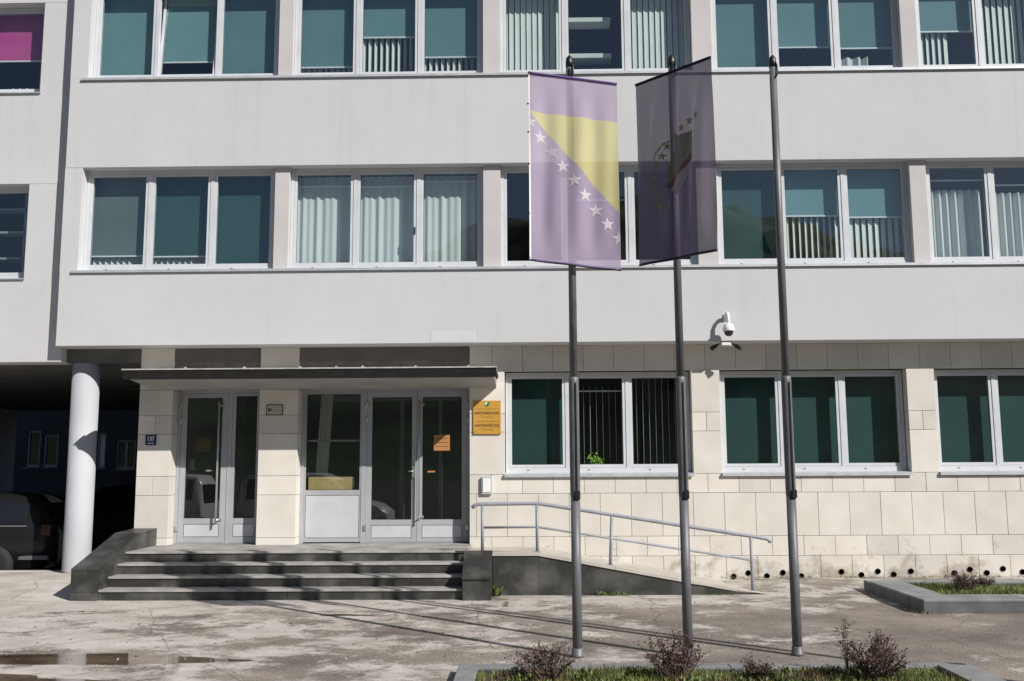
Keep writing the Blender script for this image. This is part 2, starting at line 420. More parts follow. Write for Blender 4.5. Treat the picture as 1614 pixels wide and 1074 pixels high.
class MB:
    def __init__(self):
        self.bm = bmesh.new()
    def box(self, x0, x1, y0, y1, z0, z1, bev=0.0):
        bm = self.bm
        if bev > 0:
            tmp = bmesh.new()
            vs = [tmp.verts.new((x, y, z)) for x in (x0, x1) for y in (y0, y1) for z in (z0, z1)]
            for f in ((0, 1, 3, 2), (4, 6, 7, 5), (0, 4, 5, 1), (2, 3, 7, 6), (0, 2, 6, 4), (1, 5, 7, 3)):
                tmp.faces.new([vs[i] for i in f])
            bmesh.ops.bevel(tmp, geom=tmp.edges[:], offset=bev, segments=1, affect='EDGES')
            self.merge(tmp)
            return self
        vs = [bm.verts.new((x, y, z)) for x in (x0, x1) for y in (y0, y1) for z in (z0, z1)]
        for f in ((0, 1, 3, 2), (4, 6, 7, 5), (0, 4, 5, 1), (2, 3, 7, 6), (0, 2, 6, 4), (1, 5, 7, 3)):
            bm.faces.new([vs[i] for i in f])
        return self
    def merge(self, other):
        mp = {}
        for v in other.verts:
            mp[v] = self.bm.verts.new(v.co)
        for f in other.faces:
            nf = self.bm.faces.new([mp[v] for v in f.verts])
            nf.smooth = f.smooth
        other.free()
    def quad(self, a, b, c, d):
        bm = self.bm
        bm.faces.new([bm.verts.new(p) for p in (a, b, c, d)])
        return self
    def poly(self, pts):
        self.bm.faces.new([self.bm.verts.new(p) for p in pts])
        return self
    def prism(self, pts, vec):
        """closed polygon pts swept by vec"""
        bm = self.bm
        vec = Vector(vec)
        a = [bm.verts.new(p) for p in pts]
        b = [bm.verts.new(Vector(p) + vec) for p in pts]
        bm.faces.new(a)
        bm.faces.new(b[::-1])
        n = len(a)
        for i in range(n):
            bm.faces.new((a[i], b[i], b[(i + 1) % n], a[(i + 1) % n]))
        return self
    def tube(self, pts, r, seg=10, cap=True, smooth=True):
        bm = self.bm
        pts = [Vector(p) for p in pts]
        rr = r if isinstance(r, (list, tuple)) else [r] * len(pts)
        rings = []
        nrm = None
        for i, p in enumerate(pts):
            if i == 0: t = pts[1] - p
            elif i == len(pts) - 1: t = p - pts[i - 1]
            else: t = (pts[i + 1] - p).normalized() + (p - pts[i - 1]).normalized()
            t = t.normalized() if t.length > 1e-9 else Vector((0, 0, 1))
            if nrm is None:
                nrm = t.orthogonal().normalized()
            else:
                nrm = (nrm - t * nrm.dot(t))
                nrm = nrm.normalized() if nrm.length > 1e-6 else t.orthogonal().normalized()
            bn = t.cross(nrm)
            rings.append([bm.verts.new(p + (nrm * math.cos(2 * math.pi * k / seg) + bn * math.sin(2 * math.pi * k / seg)) * rr[i]) for k in range(seg)])
        for i in range(len(rings) - 1):
            for k in range(seg):
                f = bm.faces.new((rings[i][k], rings[i][(k + 1) % seg], rings[i + 1][(k + 1) % seg], rings[i + 1][k]))
                f.smooth = smooth
        if cap:
            bm.faces.new(rings[0][::-1])
            bm.faces.new(rings[-1])
        return self
    def lathe(self, c, prof, seg=24, axis='Z'):
        """prof = list of (radius, height) from bottom to top"""
        bm = self.bm
        c = Vector(c)
        rings = []
        for r, h in prof:
            ring = []
            for k in range(seg):
                a = 2 * math.pi * k / seg
                p = {'Z': (r * math.cos(a), r * math.sin(a), h), 'Y': (r * math.cos(a), h, r * math.sin(a)), 'X': (h, r * math.cos(a), r * math.sin(a))}[axis]
                ring.append(bm.verts.new(c + Vector(p)))
            rings.append(ring)
        for i in range(len(rings) - 1):
            for k in range(seg):
                f = bm.faces.new((rings[i][k], rings[i][(k + 1) % seg], rings[i + 1][(k + 1) % seg], rings[i + 1][k]))
                f.smooth = True
        if prof[0][0] > 1e-6: bm.faces.new(rings[0][::-1])
        if prof[-1][0] > 1e-6: bm.faces.new(rings[-1])
        return self

def link(o):
    sc.collection.objects.link(o)
    return o

def put(name, mb, mat, parent=None, origin=None, fix=True):
    """turn a builder into ONE linked mesh object whose origin is at the base of its bounding box"""
    bm = mb.bm if isinstance(mb, MB) else mb
    if fix:
        bmesh.ops.recalc_face_normals(bm, faces=bm.faces[:])
    if origin is None:
        xs = [v.co.x for v in bm.verts]; ys = [v.co.y for v in bm.verts]; zs = [v.co.z for v in bm.verts]
        origin = Vector(((min(xs) + max(xs)) / 2, (min(ys) + max(ys)) / 2, min(zs)))
    origin = Vector(origin)
    bmesh.ops.translate(bm, verts=bm.verts[:], vec=-origin)
    me = bpy.data.meshes.new(name)
    bm.to_mesh(me)
    bm.free()
    for mm in (mat if isinstance(mat, (list, tuple)) else [mat]):
        me.materials.append(mm)
    return inst(name, me, origin, parent)

def inst(name, me, loc, parent=None):
    o = bpy.data.objects.new(name, me)
    link(o)
    loc = Vector(loc)
    if parent is not None:
        o.parent = parent
        o.location = loc - WORLD[parent]
    else:
        o.location = loc
    WORLD[o] = loc
    return o

def tag(o, label=None, cat=None, group=None, kind=None):
    if label: o['label'] = label
    if cat: o['category'] = cat
    if group: o['group'] = group
    if kind: o['kind'] = kind
    return o

def thing(name, loc, label, cat, group=None):
    o = bpy.data.objects.new(name, None)
    o.empty_display_size = .2
    link(o)
    o.location = loc
    WORLD[o] = Vector(loc)
    return tag(o, label, cat, group)

def ss(a, b, x):
    t = max(0.0, min(1.0, (x - a) / (b - a)))
    return t * t * (3 - 2 * t)

def hg(x, y):
    """height of the pavement: it climbs a little to the left and towards the wall"""
    return .15 * ss(-5.6, -7.3, x) * ss(-2.2, .2, y) + .045 * ss(2.4, 4.0, x) * ss(-2.2, .4, y)

# ================================================================ SETTING
def grid(xs, ys, zf):
    mb = MB()
    vv = [[mb.bm.verts.new((x, y, zf(x, y))) for x in xs] for y in ys]
    for j in range(len(ys) - 1):
        for i in range(len(xs) - 1):
            f = mb.bm.faces.new((vv[j][i], vv[j][i + 1], vv[j + 1][i + 1], vv[j + 1][i]))
            f.smooth = True
    return mb

xs = [-9.7 + .3 * i for i in range(80)]
ys = [-8.6 + .3 * i for i in range(31)]
tag(put('pavement', grid([-40, -20] + xs + [20, 40], [-9.4] + ys + [.7], hg), M['ground']), 'worn pale concrete pavement with brown patches in front of the building', kind='structure')
# big ground sheet (road, town) below
tag(put('ground', MB().quad((-900, -900, -.12), (900, -900, -.12), (900, 900, -.12), (-900, 900, -.12)), M['asphalt']), kind='structure')
kb = MB().box(-40, 40, -9.56, -9.4, -.16, 0.0, .012)
tag(put('street_kerb', kb, M['kerb']), kind='structure')
# kerb between pavement and the sunken drive of the passage
kb = MB()
kb.prism([(-14.9, .70, -.12), (-6.32, .70, -.12), (-6.32, .70, .158), (-14.9, .70, .158)], (0, .14, 0))
tag(put('passage_kerb', kb, M['kerb']), kind='structure')

# wooded hills across the valley, seen only in the window panes
from mathutils import noise as mnoise
def hill_z(x, y):
    t = ss(-95, -290, y)
    ridge = 62 + 14 * math.sin(x * .013 + 1.0) + 9 * math.sin(x * .031 + .5)
    p = Vector((x * .03, y * .03, 0))
    return -1 + ridge * t + (6 * mnoise.fractal(p, 1.0, 2.0, 3) + 3.2 * mnoise.fractal(p * 5, .8, 2.0, 4)) * ss(0, .25, t)
hm = grid([-460 + 5.0 * i for i in range(185)], [-95 - 6.5 * i for i in range(38)], hill_z)
tag(put('hills', hm, M['hill']), kind='structure')

# ================================================================ MAIN BUILDING
B = thing('office_building', (0, 0, 0), 'pale grey rendered office block with ribbon windows above a limestone ground floor and entrance', 'building')
X0, X1 = -7.52, 16.9
ROWS = [(4.95, 6.64), (8.17, 9.86)]
put('spandrel', MB().box(X0, X1, 0, .42, 3.72, 4.93, .006), M['stucco'], B)
put('spandrel', MB().box(X0, X1, 0, .42, 6.64, 8.15, .006), M['stucco'], B)
put('spandrel', MB().box(X0, X1, 0, .42, 9.86, 13.2, .006), M['stucco'], B)
put('repair_patch', MB().box(-1.56, -.85, -.004, .004, 3.735, 3.905, .003), M['patch'], B)
put('floor_slab', MB().box(X0 + .3, X1, .42, 12.6, 3.50, 3.90), M['interior_floor'], B)
put('floor_slab', MB().box(X0 + .3, X1, .42, 12.6, 6.95, 7.25), M['interior_floor'], B)
put('roof', MB().box(X0, X1, .42, 12.6, 10.2, 10.5), M['soffit'], B)
put('side_wall', MB().box(X0, X0 + .3, .42, 12.6, 3.74, 13.2), M['stucco'], B)
put('side_wall', MB().box(X1 - .3, X1, .42, 12.6, .0, 13.2), M['stucco'], B)
put('rear_wall', MB().box(X0, X1, 12.6, 12.9, 3.5, 13.2), M['stucco'], B)
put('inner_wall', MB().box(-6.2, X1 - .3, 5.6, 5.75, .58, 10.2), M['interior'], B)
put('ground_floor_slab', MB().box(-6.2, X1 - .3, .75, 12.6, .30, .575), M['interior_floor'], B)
put('ground_side_wall', MB().box(-6.29, -6.1, .66, 12.6, -.16, 3.5), M['stucco_old'], B)

PIL = [(-4.11, -3.87), (-.725, -.445), (2.71, 3.04), (6.13, 6.395), (9.54, 9.81), (12.95, 13.22)]
OPEN = [(-7.235, -4.11), (-3.87, -.725), (-.445, 2.71), (3.04, 6.13), (6.395, 9.54), (9.81, 12.95), (13.22, 16.6)]
for z0, z1 in ROWS:
    put('end_pillar', MB().box(X0, -7.235, .003, .42, z0 - .02, z1), M['stucco'], B)
    for a, b in PIL:
        put('pillar', MB().box(a, b, .09, .42, z0 - .02, z1, .004), M['stucco_old'], B)
    mb = MB()
    mb.prism([(X0 + .2, -.035, z0 - .028), (X0 + .2, -.035, z0 - .012), (X0 + .2, .19, z0 + .006), (X0 + .2, .19, z0 - .018)], (X1 - X0 - .5, 0, 0))
    mb.box(X0 + .2, X1 - .3, -.036, -.030, z0 - .052, z0 - .0285)
    put('window_ledge', mb, M['sill'], B)

# shared pieces for the blinds
def slat_mesh(h, w=.088):
    mb = MB()
    n = 4
    for i in range(n):
        a, c = -w / 2 + w * i / n, -w / 2 + w * (i + 1) / n
        f = lambda t: .006 * (1 - (2 * t / w) ** 2)
        mb.quad((a, f(a), 0), (c, f(c), 0), (c, f(c), h), (a, f(a), h))
    me = bpy.data.meshes.new('slat')
    mb.bm.to_mesh(me); mb.bm.free()
    me.materials.append(M['slat'])
    return me
SLATS = {}
def slats(win, x0, x1, z0, z1, y, ang, gap=.098, jit=4):
    key = round(z1 - z0, 2)
    if key not in SLATS: SLATS[key] = slat_mesh(key)
    x = x0 + gap * .6
    while x < x1 - .03:
        o = inst('slat', SLATS[key], (x, y, z0), win)
        o.rotation_euler.z = R(ang + random.uniform(-jit, jit))
        x += gap

def curtain(win, x0, x1, z0, z1, y, folds=7, amp=.035):
    mb = MB()
    n = folds * 8
    ph = random.random() * 6
    pts = []
    for i in range(n + 1):
        t = i / n
        x = x0 + (x1 - x0) * t
        pts.append((x, y + amp * math.sin(t * folds * 6.283 + ph + .8 * math.sin(t * 5)) + .01 * math.sin(t * 31)))
    vs = [[mb.bm.verts.new((px, py, z)) for px, py in pts] for z in (z0, z1 - .02)]
    for i in range(n):
        f = mb.bm.faces.new((vs[0][i], vs[0][i + 1], vs[1][i + 1], vs[1][i])); f.smooth = True
    put('curtain', mb, M['curtain'], win, fix=False)

def frame_ring(mb, x0, x1, z0, z1, y0, y1, t, tb=None):
    tb = tb or t
    mb.box(x0, x0 + t, y0, y1, z0, z1)
    mb.box(x1 - t, x1, y0, y1, z0, z1)
    mb.box(x0 + t, x1 - t, y0, y1, z0, z0 + tb)
    mb.box(x0 + t, x1 - t, y0, y1, z1 - t, z1)

def window(parent, x0, x1, z0, z1, Y, specs, glass, foot=.075, bl=.11, mull=.06, side=.05, head=.05):
    """three-light window: outer frame and mullions = the window, sashes, panes, blinds = its sub-parts"""
    n = len(specs)
    mb = MB()
    mb.box(x0, x0 + side, Y, Y + .07, z0, z1)
    mb.box(x1 - side, x1, Y, Y + .07, z0, z1)
    mb.box(x0 + side, x1 - side, Y, Y + .07, z0, z0 + foot)
    mb.box(x0 + side, x1 - side, Y, Y + .07, z1 - head, z1)
    inner = (x1 - x0 - 2 * side - mull * (n - 1)) / n
    bays = []
    for i in range(n):
        a = x0 + side + i * (inner + mull)
        bays.append((a, a + inner))
        if i < n - 1:
            mb.box(a + inner, a + inner + mull, Y, Y + .07, z0 + foot, z1 - head)
    win = put('window', mb, M['frame'], parent)
    # drain caps
    for i, (a, b) in enumerate(bays):
        put('drain_cap', MB().box(a + inner * .32, a + inner * .32 + .03, Y - .005, Y - .001, z0 + foot * .45, z0 + foot * .45 + .012), M['gasket'], win)
    for i, (a, b) in enumerate(bays):
        s = specs[i]
        st = .045
        sz0, sz1 = z0 + foot + .003, z1 - head - .003
        a2, b2 = a + .003, b - .003
        sm = MB()
        frame_ring(sm, a2, b2, sz0, sz1, Y + .010, Y + .066, st)
        pm = MB().quad((a2 + st - .004, Y + .034, sz0 + st - .004), (b2 - st + .004, Y + .034, sz0 + st - .004), (b2 - st + .004, Y + .034, sz1 - st + .004), (a2 + st - .004, Y + .034, sz1 - st + .004))
        gm = MB()
        frame_ring(gm, a2 + st, b2 - st, sz0 + st, sz1 - st, Y + .028, Y + .033, .006)
        so = put('sash', sm, M['frame'], win)
        po = put('pane', pm, glass, win, fix=False)
        go = put('seal', gm, M['gasket'], win)
        if s.get('tilt'):
            piv = Vector((0, Y + .05, sz0))
            for o in (so, po, go):
                q = Matrix.Rotation(R(-s['tilt']), 4, 'X')
                w = WORLD[o]
                w2 = piv + q @ (w - piv)
                w2.x = w.x
                o.location = w2 - WORLD[win]
                o.rotation_euler.x = R(-s['tilt'])
        if s.get('handle'):
            put('handle', MB().box(b2 - .032, b2 - .014, Y - .028, Y + .01, sz0 + .5, sz0 + .62, .004), M['gasket'], win)
        gz0, gz1 = sz0 + st, sz1 - st
        by = Y + .07 + bl
        if 'roll' in s:          # share of the height covered from the top
            zb = gz1 + .04 - (gz1 - gz0 + .05) * s['roll']
            put('roller_blind', MB().box(a2 - .035, b2 + .035, by, by + .004, zb, z1 + .02), M[s.get('bm', 'blind')], win)
            if s['roll'] < .97:
                put('blind_rail', MB().box(a2 - .035, b2 + .035, by - .012, by + .014, zb - .022, zb), M['rail'], win)
        if 'rail' in s:
            zr = gz1 - (gz1 - gz0) * s['rail']
            put('blind_rail', MB().box(a2 - .03, b2 + .03, by - .012, by + .014, zr - .02, zr), M['rail'], win)
        if 'slat' in s:
            sx0, sx1 = a2 - .02, b2 + .02
            if 'span' in s:
                sx0, sx1 = a2 + (b2 - a2) * s['span'][0], a2 + (b2 - a2) * s['span'][1]
            slats(win, sx0, sx1, z0 + .02, z1 - .04 - s.get('sdrop', 0) * (gz1 - gz0), by + .07, s['slat'], s.get('gap', .098))
        if 'cur' in s:
            c0, c1 = s['cur']
            curtain(win, a2 + (b2 - a2) * c0, a2 + (b2 - a2) * c1, z0 + .02, z1 - .05 - s.get('cdrop', 0) * (gz1 - gz0), by + .09, max(3, int(8 * (c1 - c0))))
        if 'pale' in s:
            curtain(win, a2 - .02, a2 + (b2 - a2) * s['pale'], z0 + .02, z1 - .05, by + .05, 8, .012)
    return win

TOP = [
    [dict(roll=1.0), dict(roll=.80, tilt=6), dict(roll=1.0)],
    [dict(roll=.88, slat=52), dict(roll=.54, slat=60), dict(roll=.78, slat=56)],
    [dict(slat=16, gap=.098), dict(), dict(slat=14, gap=.098)],
    [dict(roll=1.0), dict(roll=.72), dict(roll=.74, cur=(0, .6), cdrop=.85)],
    [dict(roll=.56, slat=30, span=(0, .62)), dict(slat=18, gap=.105), dict(roll=.7, slat=40)],
    [dict(roll=1.0), dict(roll=.6, slat=40), dict(roll=.9)],
    [dict(roll=.5, slat=40), dict(roll=1.0), dict(roll=1.0)],
]
MID = [
    [dict(roll=.87, bm='blind_grey', slat=38), dict(roll=.88, bm='blind_dark', slat=42), dict(roll=1.0, bm='blind_dark')],
    [dict(rail=.09, pale=1.0), dict(rail=.10, pale=1.0, handle=1), dict(rail=.05, pale=1.0)],
    [dict(), dict(roll=.3, bm='blind_dark'), dict()],
    [dict(roll=1.0, bm='blind_dark'), dict(roll=.50, slat=50), dict(roll=.52, slat=24, gap=.105)],
    [dict(rail=.10, cur=(0, 1.0), cdrop=.22), dict(rail=.16, cur=(0, 1.0), cdrop=.26), dict(roll=.4, cur=(0, 1))],
    [dict(roll=1.0, bm='blind_dark'), dict(roll=.7, slat=40), dict(roll=.9)],
    [dict(roll=.5, slat=40), dict(roll=1.0), dict(roll=1.0)],
]
LOW = [
    [dict(roll=1.0, bm='blind_dark'), dict(rail=.13, slat=84, sdrop=.12, gap=.105), dict(slat=86, gap=.105)],
    [dict(roll=1.0, bm='blind_dark'), dict(roll=1.0, bm='blind_dark'), dict(roll=1.0, bm='blind_dark')],
    [dict(roll=1.0, bm='blind_dark'), dict(roll=1.0, bm='blind_dark'), dict(roll=1.0, bm='blind_dark')],
    [dict(roll=1.0, bm='blind_dark'), dict(roll=1.0, bm='blind_dark'), dict(roll=1.0, bm='blind_dark')],
]
for (a, b), s in zip(OPEN, TOP): window(B, a + .004, b - .004, ROWS[1][0], ROWS[1][1] - .004, .19, s, M['glass'])
for (a, b), s in zip(OPEN, MID): window(B, a + .004, b - .004, ROWS[0][0], ROWS[0][1] - .004, .19, s, M['glass'])
GOPEN = [(-.40, 2.585), (3.043, 6.012), (6.456, 9.43), (9.89, 12.86)]
for (a, b), s in zip(GOPEN, LOW): window(B, a + .012, b - .012, 1.685, 3.295, .56, s, M['glass_low'], foot=.08, bl=.17)

# cream shelf boards close behind the unshaded upper pane
for zz, wd in ((8.60, 'lower'), (9.24, 'upper')):
    so_ = put('shelf_board', MB().box(.60, 1.42, .46, .74, zz, zz + .085, .008), M['slat'], None)
    tag(so_, '%s of two cream shelf boards behind the unblinded upper window' % wd, 'shelf', 'cream shelves in the upper room')

# ---- limestone cladding, every slab its own piece
def block(x0, x1, z0, z1, y0=.40, y1=.445, g=.0026):
    p = random.uniform(-.0015, .0015)
    put('stone_slab', MB().box(x0 + g, x1 - g, y0 + p, y1, z0 + g, z1 - g, .003), M['stone'], B)
P = .4885
def course(z0, z1, phase, xa, xb):
    x = phase + P * math.floor((xa - phase) / P)
    while x < xb - 1e-6:
        a, b = max(x, xa), min(x + P, xb)
        if b - a > .03: block(a, b, z0, z1)
        elif b - a > 0: block(a - .0, b, z0, z1, g=.001)
        x += P
XW = -.964
XE = 13.9
course(0.0, .385, 3.054, XW, XE)
course(.385, .69, 2.806, XW, XE)
course(.69, 1.36, 3.054, XW, XE)
course(1.36, 1.66, 2.806, XW, XE)
course(3.305, 3.72, 2.821, XW, XE)
put('backing_wall', MB().box(XW + .002, X1 - .3, .446, .80, -.1, 1.655), M['joint'], B)
put('backing_wall', MB().box(-6.28, X1 - .3, .446, .80, 3.31, 3.50), M['joint'], B)
put('backing_wall', MB().box(-6.28, X1 - .3, .446, .60, 3.50, 3.72), M['joint'], B)
def pier(x0, x1, split=True, zs=(1.66, 2.33, 2.63, 3.305), yb=.70):
    for i in range(len(zs) - 1):
        if split and abs(zs[i + 1] - zs[i]) < .35 and zs[i] > .6:
            c = (x0 + x1) / 2
            block(x0, c, zs[i], zs[i + 1], .40, yb)
            block(c, x1, zs[i], zs[i + 1], .40, yb)
        else:
            block(x0, x1, zs[i], zs[i + 1], .40, yb)
pier(XW, -.40)
pier(2.585, 3.043); pier(6.012, 6.456); pier(9.43, 9.89); pier(12.86, XE)
for a, b in ((-6.30, -5.755), (-4.35, -3.72)):
    pier(a, b, a < -5, (.575, .69, 1.36, 1.66, 2.33, 2.63, 3.04, 3.27, 3.72))
# metal sills of the ground floor windows
for a, b in GOPEN:
    mb = MB()
    mb.prism([(a - .01, .355, 1.648), (a - .01, .355, 1.665), (a - .01, .56, 1.688), (a - .01, .56, 1.662)], (b - a + .02, 0, 0))
    mb.box(a - .01, b + .01, .354, .3595, 1.618, 1.6475)
    put('window_sill', mb, M['sill'], B)
# drain pipes through the lowest course
for x, z in [(3.162, .059), (3.39, .11), (3.677, .063), (3.927, .114), (4.212, .061), (4.835, .124), (5.142, .076), (5.398, .128), (5.642, .081), (5.91, .129), (6.578, .099), (6.821, .153), (7.076, .1), (7.329, .161), (7.627, .111), (8.0, .16), (8.35, .12)]:
    mb = MB()
    mb.lathe((x, 0, z + .012), [(.036, .388), (.043, .388), (.043, .47), (.036, .47), (.036, .388)], 14, 'Y')
    mb.lathe((x, 0, z + .012), [(.036, .392), (.0001, .393)], 14, 'Y')
    put('vent_pipe', mb, M['black'], B)

# ---- entrance: transoms above the canopy, doors below
for a, b in ((-5.755, -4.35), (-3.72, -.964)):
    put('transom_panel', MB().box(a + .01, b - .01, .52, .56, 3.30, 3.70), M['transom'], B)
    mb = MB()
    frame_ring(mb, a + .002, b - .002, 3.29, 3.715, .50, .54, .025)
    put('transom_frame', mb, M['canopy_black'], B)
put('lintel', MB().box(-5.755, -4.35, .47, .72, 3.05, 3.285), M['canopy_grey'], B)
put('lintel', MB().box(-3.72, -.964, .47, .72, 3.05, 3.285), M['canopy_grey'], B)
YD = .65
def door(x0, x1, z0, z1, gx0, gx1, gz0, gz1, pz0, pz1, name='door', fr='doorframe'):
    mb = MB()
    y0, y1 = YD + .008, YD + .06
    mb.box(x0, gx0, y0, y1, z0, z1); mb.box(gx1, x1, y0, y1, z0, z1)
    mb.box(gx0, gx1, y0, y1, gz1, z1); mb.box(gx0, gx1, y0, y1, pz1, gz0); mb.box(gx0, gx1, y0, y1, z0, pz0)
    d = put(name, mb, M[fr], B)
    put('pane', MB().quad((gx0, YD + .03, gz0), (gx1, YD + .03, gz0), (gx1, YD + .03, gz1), (gx0, YD + .03, gz1)), M['glass_door'], d, fix=False)
    sm = MB(); frame_ring(sm, gx0, gx1, gz0, gz1, YD + .012, YD + .029, .007)
    frame_ring(sm, gx0, gx1, pz0, pz1, YD + .012, YD + .018, .007)
    put('seal', sm, M['gasket'], d)
    put('kick_panel', MB().box(gx0 + .007, gx1 - .007, YD + .014, YD + .05, pz0 + .007, pz1 - .007), M['doorpanel'], d)
    return d
ZB = .585
# left doorway
mb = MB()
mb.box(-5.755, -5.70, YD, YD + .07, ZB, 3.05); mb.box(-4.41, -4.35, YD, YD + .07, ZB, 3.05)
mb.box(-5.70, -4.41, YD, YD + .07, 3.005, 3.05); mb.box(-4.92, -4.86, YD, YD + .07, ZB, 3.005)
mb.box(-5.70, -4.92, YD + .0005, YD + .07, ZB, .60); mb.box(-4.86, -4.41, YD + .0005, YD + .07, ZB, .60)
put('door_frame', mb, M['doorframe'], B)
D1 = door(-5.695, -4.925, .603, 3.0, -5.60, -5.025, .985, 2.93, .69, .895)
D1b = door(-4.858, -4.412, .603, 3.0, -4.80, -4.455, .985, 2.955, .69, .895, 'side_light')
# glazed entrance front
mb = MB()
mb.box(-3.72, -3.66, YD, YD + .07, ZB, 3.05); mb.box(-2.735, -2.655, YD, YD + .07, ZB, 3.05); mb.box(-1.015, -.964, YD, YD + .07, ZB, 3.05)
mb.box(-3.66, -2.735, YD, YD + .07, 3.005, 3.05); mb.box(-2.655, -1.015, YD, YD + .07, 3.02, 3.05)
mb.box(-2.655, -1.015, YD + .0005, YD + .07, ZB, .597)
put('door_frame', mb, M['doorframe'], B)
SL = door(-3.658, -2.737, .60, 3.003, -3.635, -2.76, 1.425, 2.975, .665, 1.345, 'side_light')
D2 = door(-2.652, -1.838, .60, 3.017, -2.565, -1.915, .95, 2.92, .66, .865)
D3 = door(-1.832, -1.018, .60, 3.017, -1.745, -1.105, .95, 2.92, .66, .865)
def pull(d, x, z0, z1, mat='chrome', off=.075):
    mb = MB()
    y = YD - off
    mb.tube([(x, y, z0), (x, y, z1)], .016, 12)
    for z in (z0 + .06, z1 - .06):
        mb.tube([(x, y, z), (x + .05, YD + .01, z)], .012, 8)
        mb.lathe((x + .05, YD - .001, z), [(.026, .0), (.026, .012)], 12, 'Y')
    put('pull_handle', mb, M[mat], d)
pull(D1, -5.055, .90, 2.86)
pull(D3, -1.79, .93, 2.86)
mb = MB().box(-1.905, -1.86, YD - .03, YD + .008, 1.62, 1.80, .006)
mb.tube([(-1.88, YD - .03, 1.72), (-1.88, YD - .07, 1.72), (-1.96, YD - .07, 1.72)], .009, 8)
put('lever_handle', mb, M['chrome'], D2)
for d, xh in ((D1, -5.70), (D2, -2.655), (D3, -1.014)):
    for z in (.83, 2.55, 2.80):
        put('hinge', MB().box(xh - .022, xh + .022, YD - .028, YD + .008, z - .045, z + .045, .006), M['chrome'], d)
# things seen behind the door glass
put('glazing_bar', MB().box(-3.64, -2.755, .74, .77, 2.205, 2.235), M['sill'], SL)
nb = put('notice_board', MB().box(-3.62, -2.87, .78, .80, 1.34, 1.635), M['yellowboard'], None)
tag(nb, 'yellow board standing behind the bottom of the large entrance side pane', 'board')
def sticker(parent_label, x0, x1, z0, z1, mat, label, cat, lines=0, y=YD + .022):
    root = thing('paper_notice', ((x0 + x1) / 2, y, z0), label, cat)
    put('sheet', MB().box(x0, x1, y, y + .002, z0, z1), M[mat], root)
    for k in range(lines):
        zz = z1 - (z1 - z0) * (k + .9) / (lines + .8)
        put('print_line', MB().box(x0 + .03, x1 - .03, y - .0015, y - .0005, zz, zz + .012), M['inkpale'], root)
sticker(None, -1.56, -1.30, 2.05, 2.30, 'paper', 'orange notice stuck on the glass of the right entrance door', 'notice', 3)
sticker(None, -5.48, -5.24, 2.06, 2.27, 'dimpaper', 'orange notice painted a shaded brown, stuck inside the left doorway glass', 'notice', 2, .74)
sticker(None, -5.58, -5.48, 1.76, 1.93, 'whitepaper', 'small pale paper notice low on the left doorway glass', 'notice', 0, .74)
sticker(None, -5.27, -5.16, 1.735, 1.76, 'whitepaper', 'narrow pale label strip beside the left door handle', 'notice', 0)
sticker(None, -1.66, -1.54, 1.70, 1.725, 'paper', 'narrow orange strip label below the notice on the right entrance door', 'notice', 0)
# hall: inner screen posts and a bright rear window
put('hall_post', MB().box(-2.35, -2.27, 2.4, 2.48, .58, 3.4), M['doorframe'], B)
put('hall_post', MB().box(-1.58, -1.52, 1.7, 1.76, .58, 3.4), M['doorframe'], B)
cm = MB()
for k in range(9):
    a, c = -3.50 + .022 * k, -3.50 + .022 * (k + 1)
    w0, w1 = .014 * (k % 2), .014 * ((k + 1) % 2)
    cm.quad((a - .05, .98 + w0, 1.66), (c - .05, .98 + w1, 1.66), (c + .03, .98 + w1, 3.05), (a + .03, .98 + w0, 3.05))
put('hall_drape', cm, M['slat'], B, fix=False)
put('hall_rail', MB().box(-3.6, -1.0, 2.41, 2.47, 2.98, 3.06), M['doorframe'], B)

# ---- canopy over the entrance
cb = MB()
cb.prism([(-6.06, -.56, 3.125), (-6.06, .398, 3.045), (-6.06, .398, 3.235), (-6.06, -.56, 3.20)], (5.53, 0, 0))
can = put('canopy', cb, M['canopy_grey'], B)
mb = MB()
mb.prism([(-6.15, -.655, 3.262), (-6.15, -.60, 3.128), (-6.15, -.565, 3.128), (-6.15, -.565, 3.262)], (5.65, 0, 0))
mb.box(-6.15, -6.065, -.565, .38, 3.15, 3.25)
mb.box(-.525, -.50, -.565, .38, 3.19, 3.25)
put('fascia', mb, M['canopy_black'], can)
mb = MB()
mb.box(-6.16, -.49, -.665, -.50, 3.263, 3.283)
mb.prism([(-6.13, -.50, 3.262), (-6.13, .395, 3.292), (-6.13, .395, 3.31), (-6.13, -.50, 3.28)], (5.62, 0, 0))
put('flashing', mb, M['flashing'], can)
put('upstand', MB().box(-6.0, -.60, .33, .395, 3.311, 3.36), M['canopy_grey'], can)
for x in (-5.25, -4.35, -3.5, -2.95, -2.55, -1.75, -.95):
    put('bracket', MB().prism([(x, -.60, 3.284), (x + .07, -.60, 3.284), (x + .03, -.60, 3.315)], (0, .05, 0)), M['flashing'], can)

# ================================================================ STAIRS
S = thing('entrance_stairs', (-3.5, -.4, 0), 'four wide steps of dark stone with a sloping granite cheek wall leading to the doors', 'stairs')
r4 = .58 / 4
SX0, SX1 = -5.92, -.93
YF = [-1.64, -1.35, -1.06, -.77]
for k in range(4):
    y = YF[k]
    # risers in slabs with narrow open joints
    cuts = [SX0] + [SX0 + 1.30 * j + (.35 if k % 2 else 0) for j in range(1, 4)] + [SX1]
    cuts = sorted(c for c in cuts if SX0 <= c <= SX1)
    for a, b in zip(cuts[:-1], cuts[1:]):
        put('riser', MB().box(a + .002, b - .002, y + .02, y + .05, r4 * k - (.02 if k == 0 else 0), r4 * (k + 1) - .032), M['granite'], S)
        y1 = YF[k + 1] + .045 if k < 3 else .70
        if k < 3:
            put('tread', MB().box(a + .0015, b - .0015, y, y1, r4 * (k + 1) - .03, r4 * (k + 1), .004), M['tread'], S)
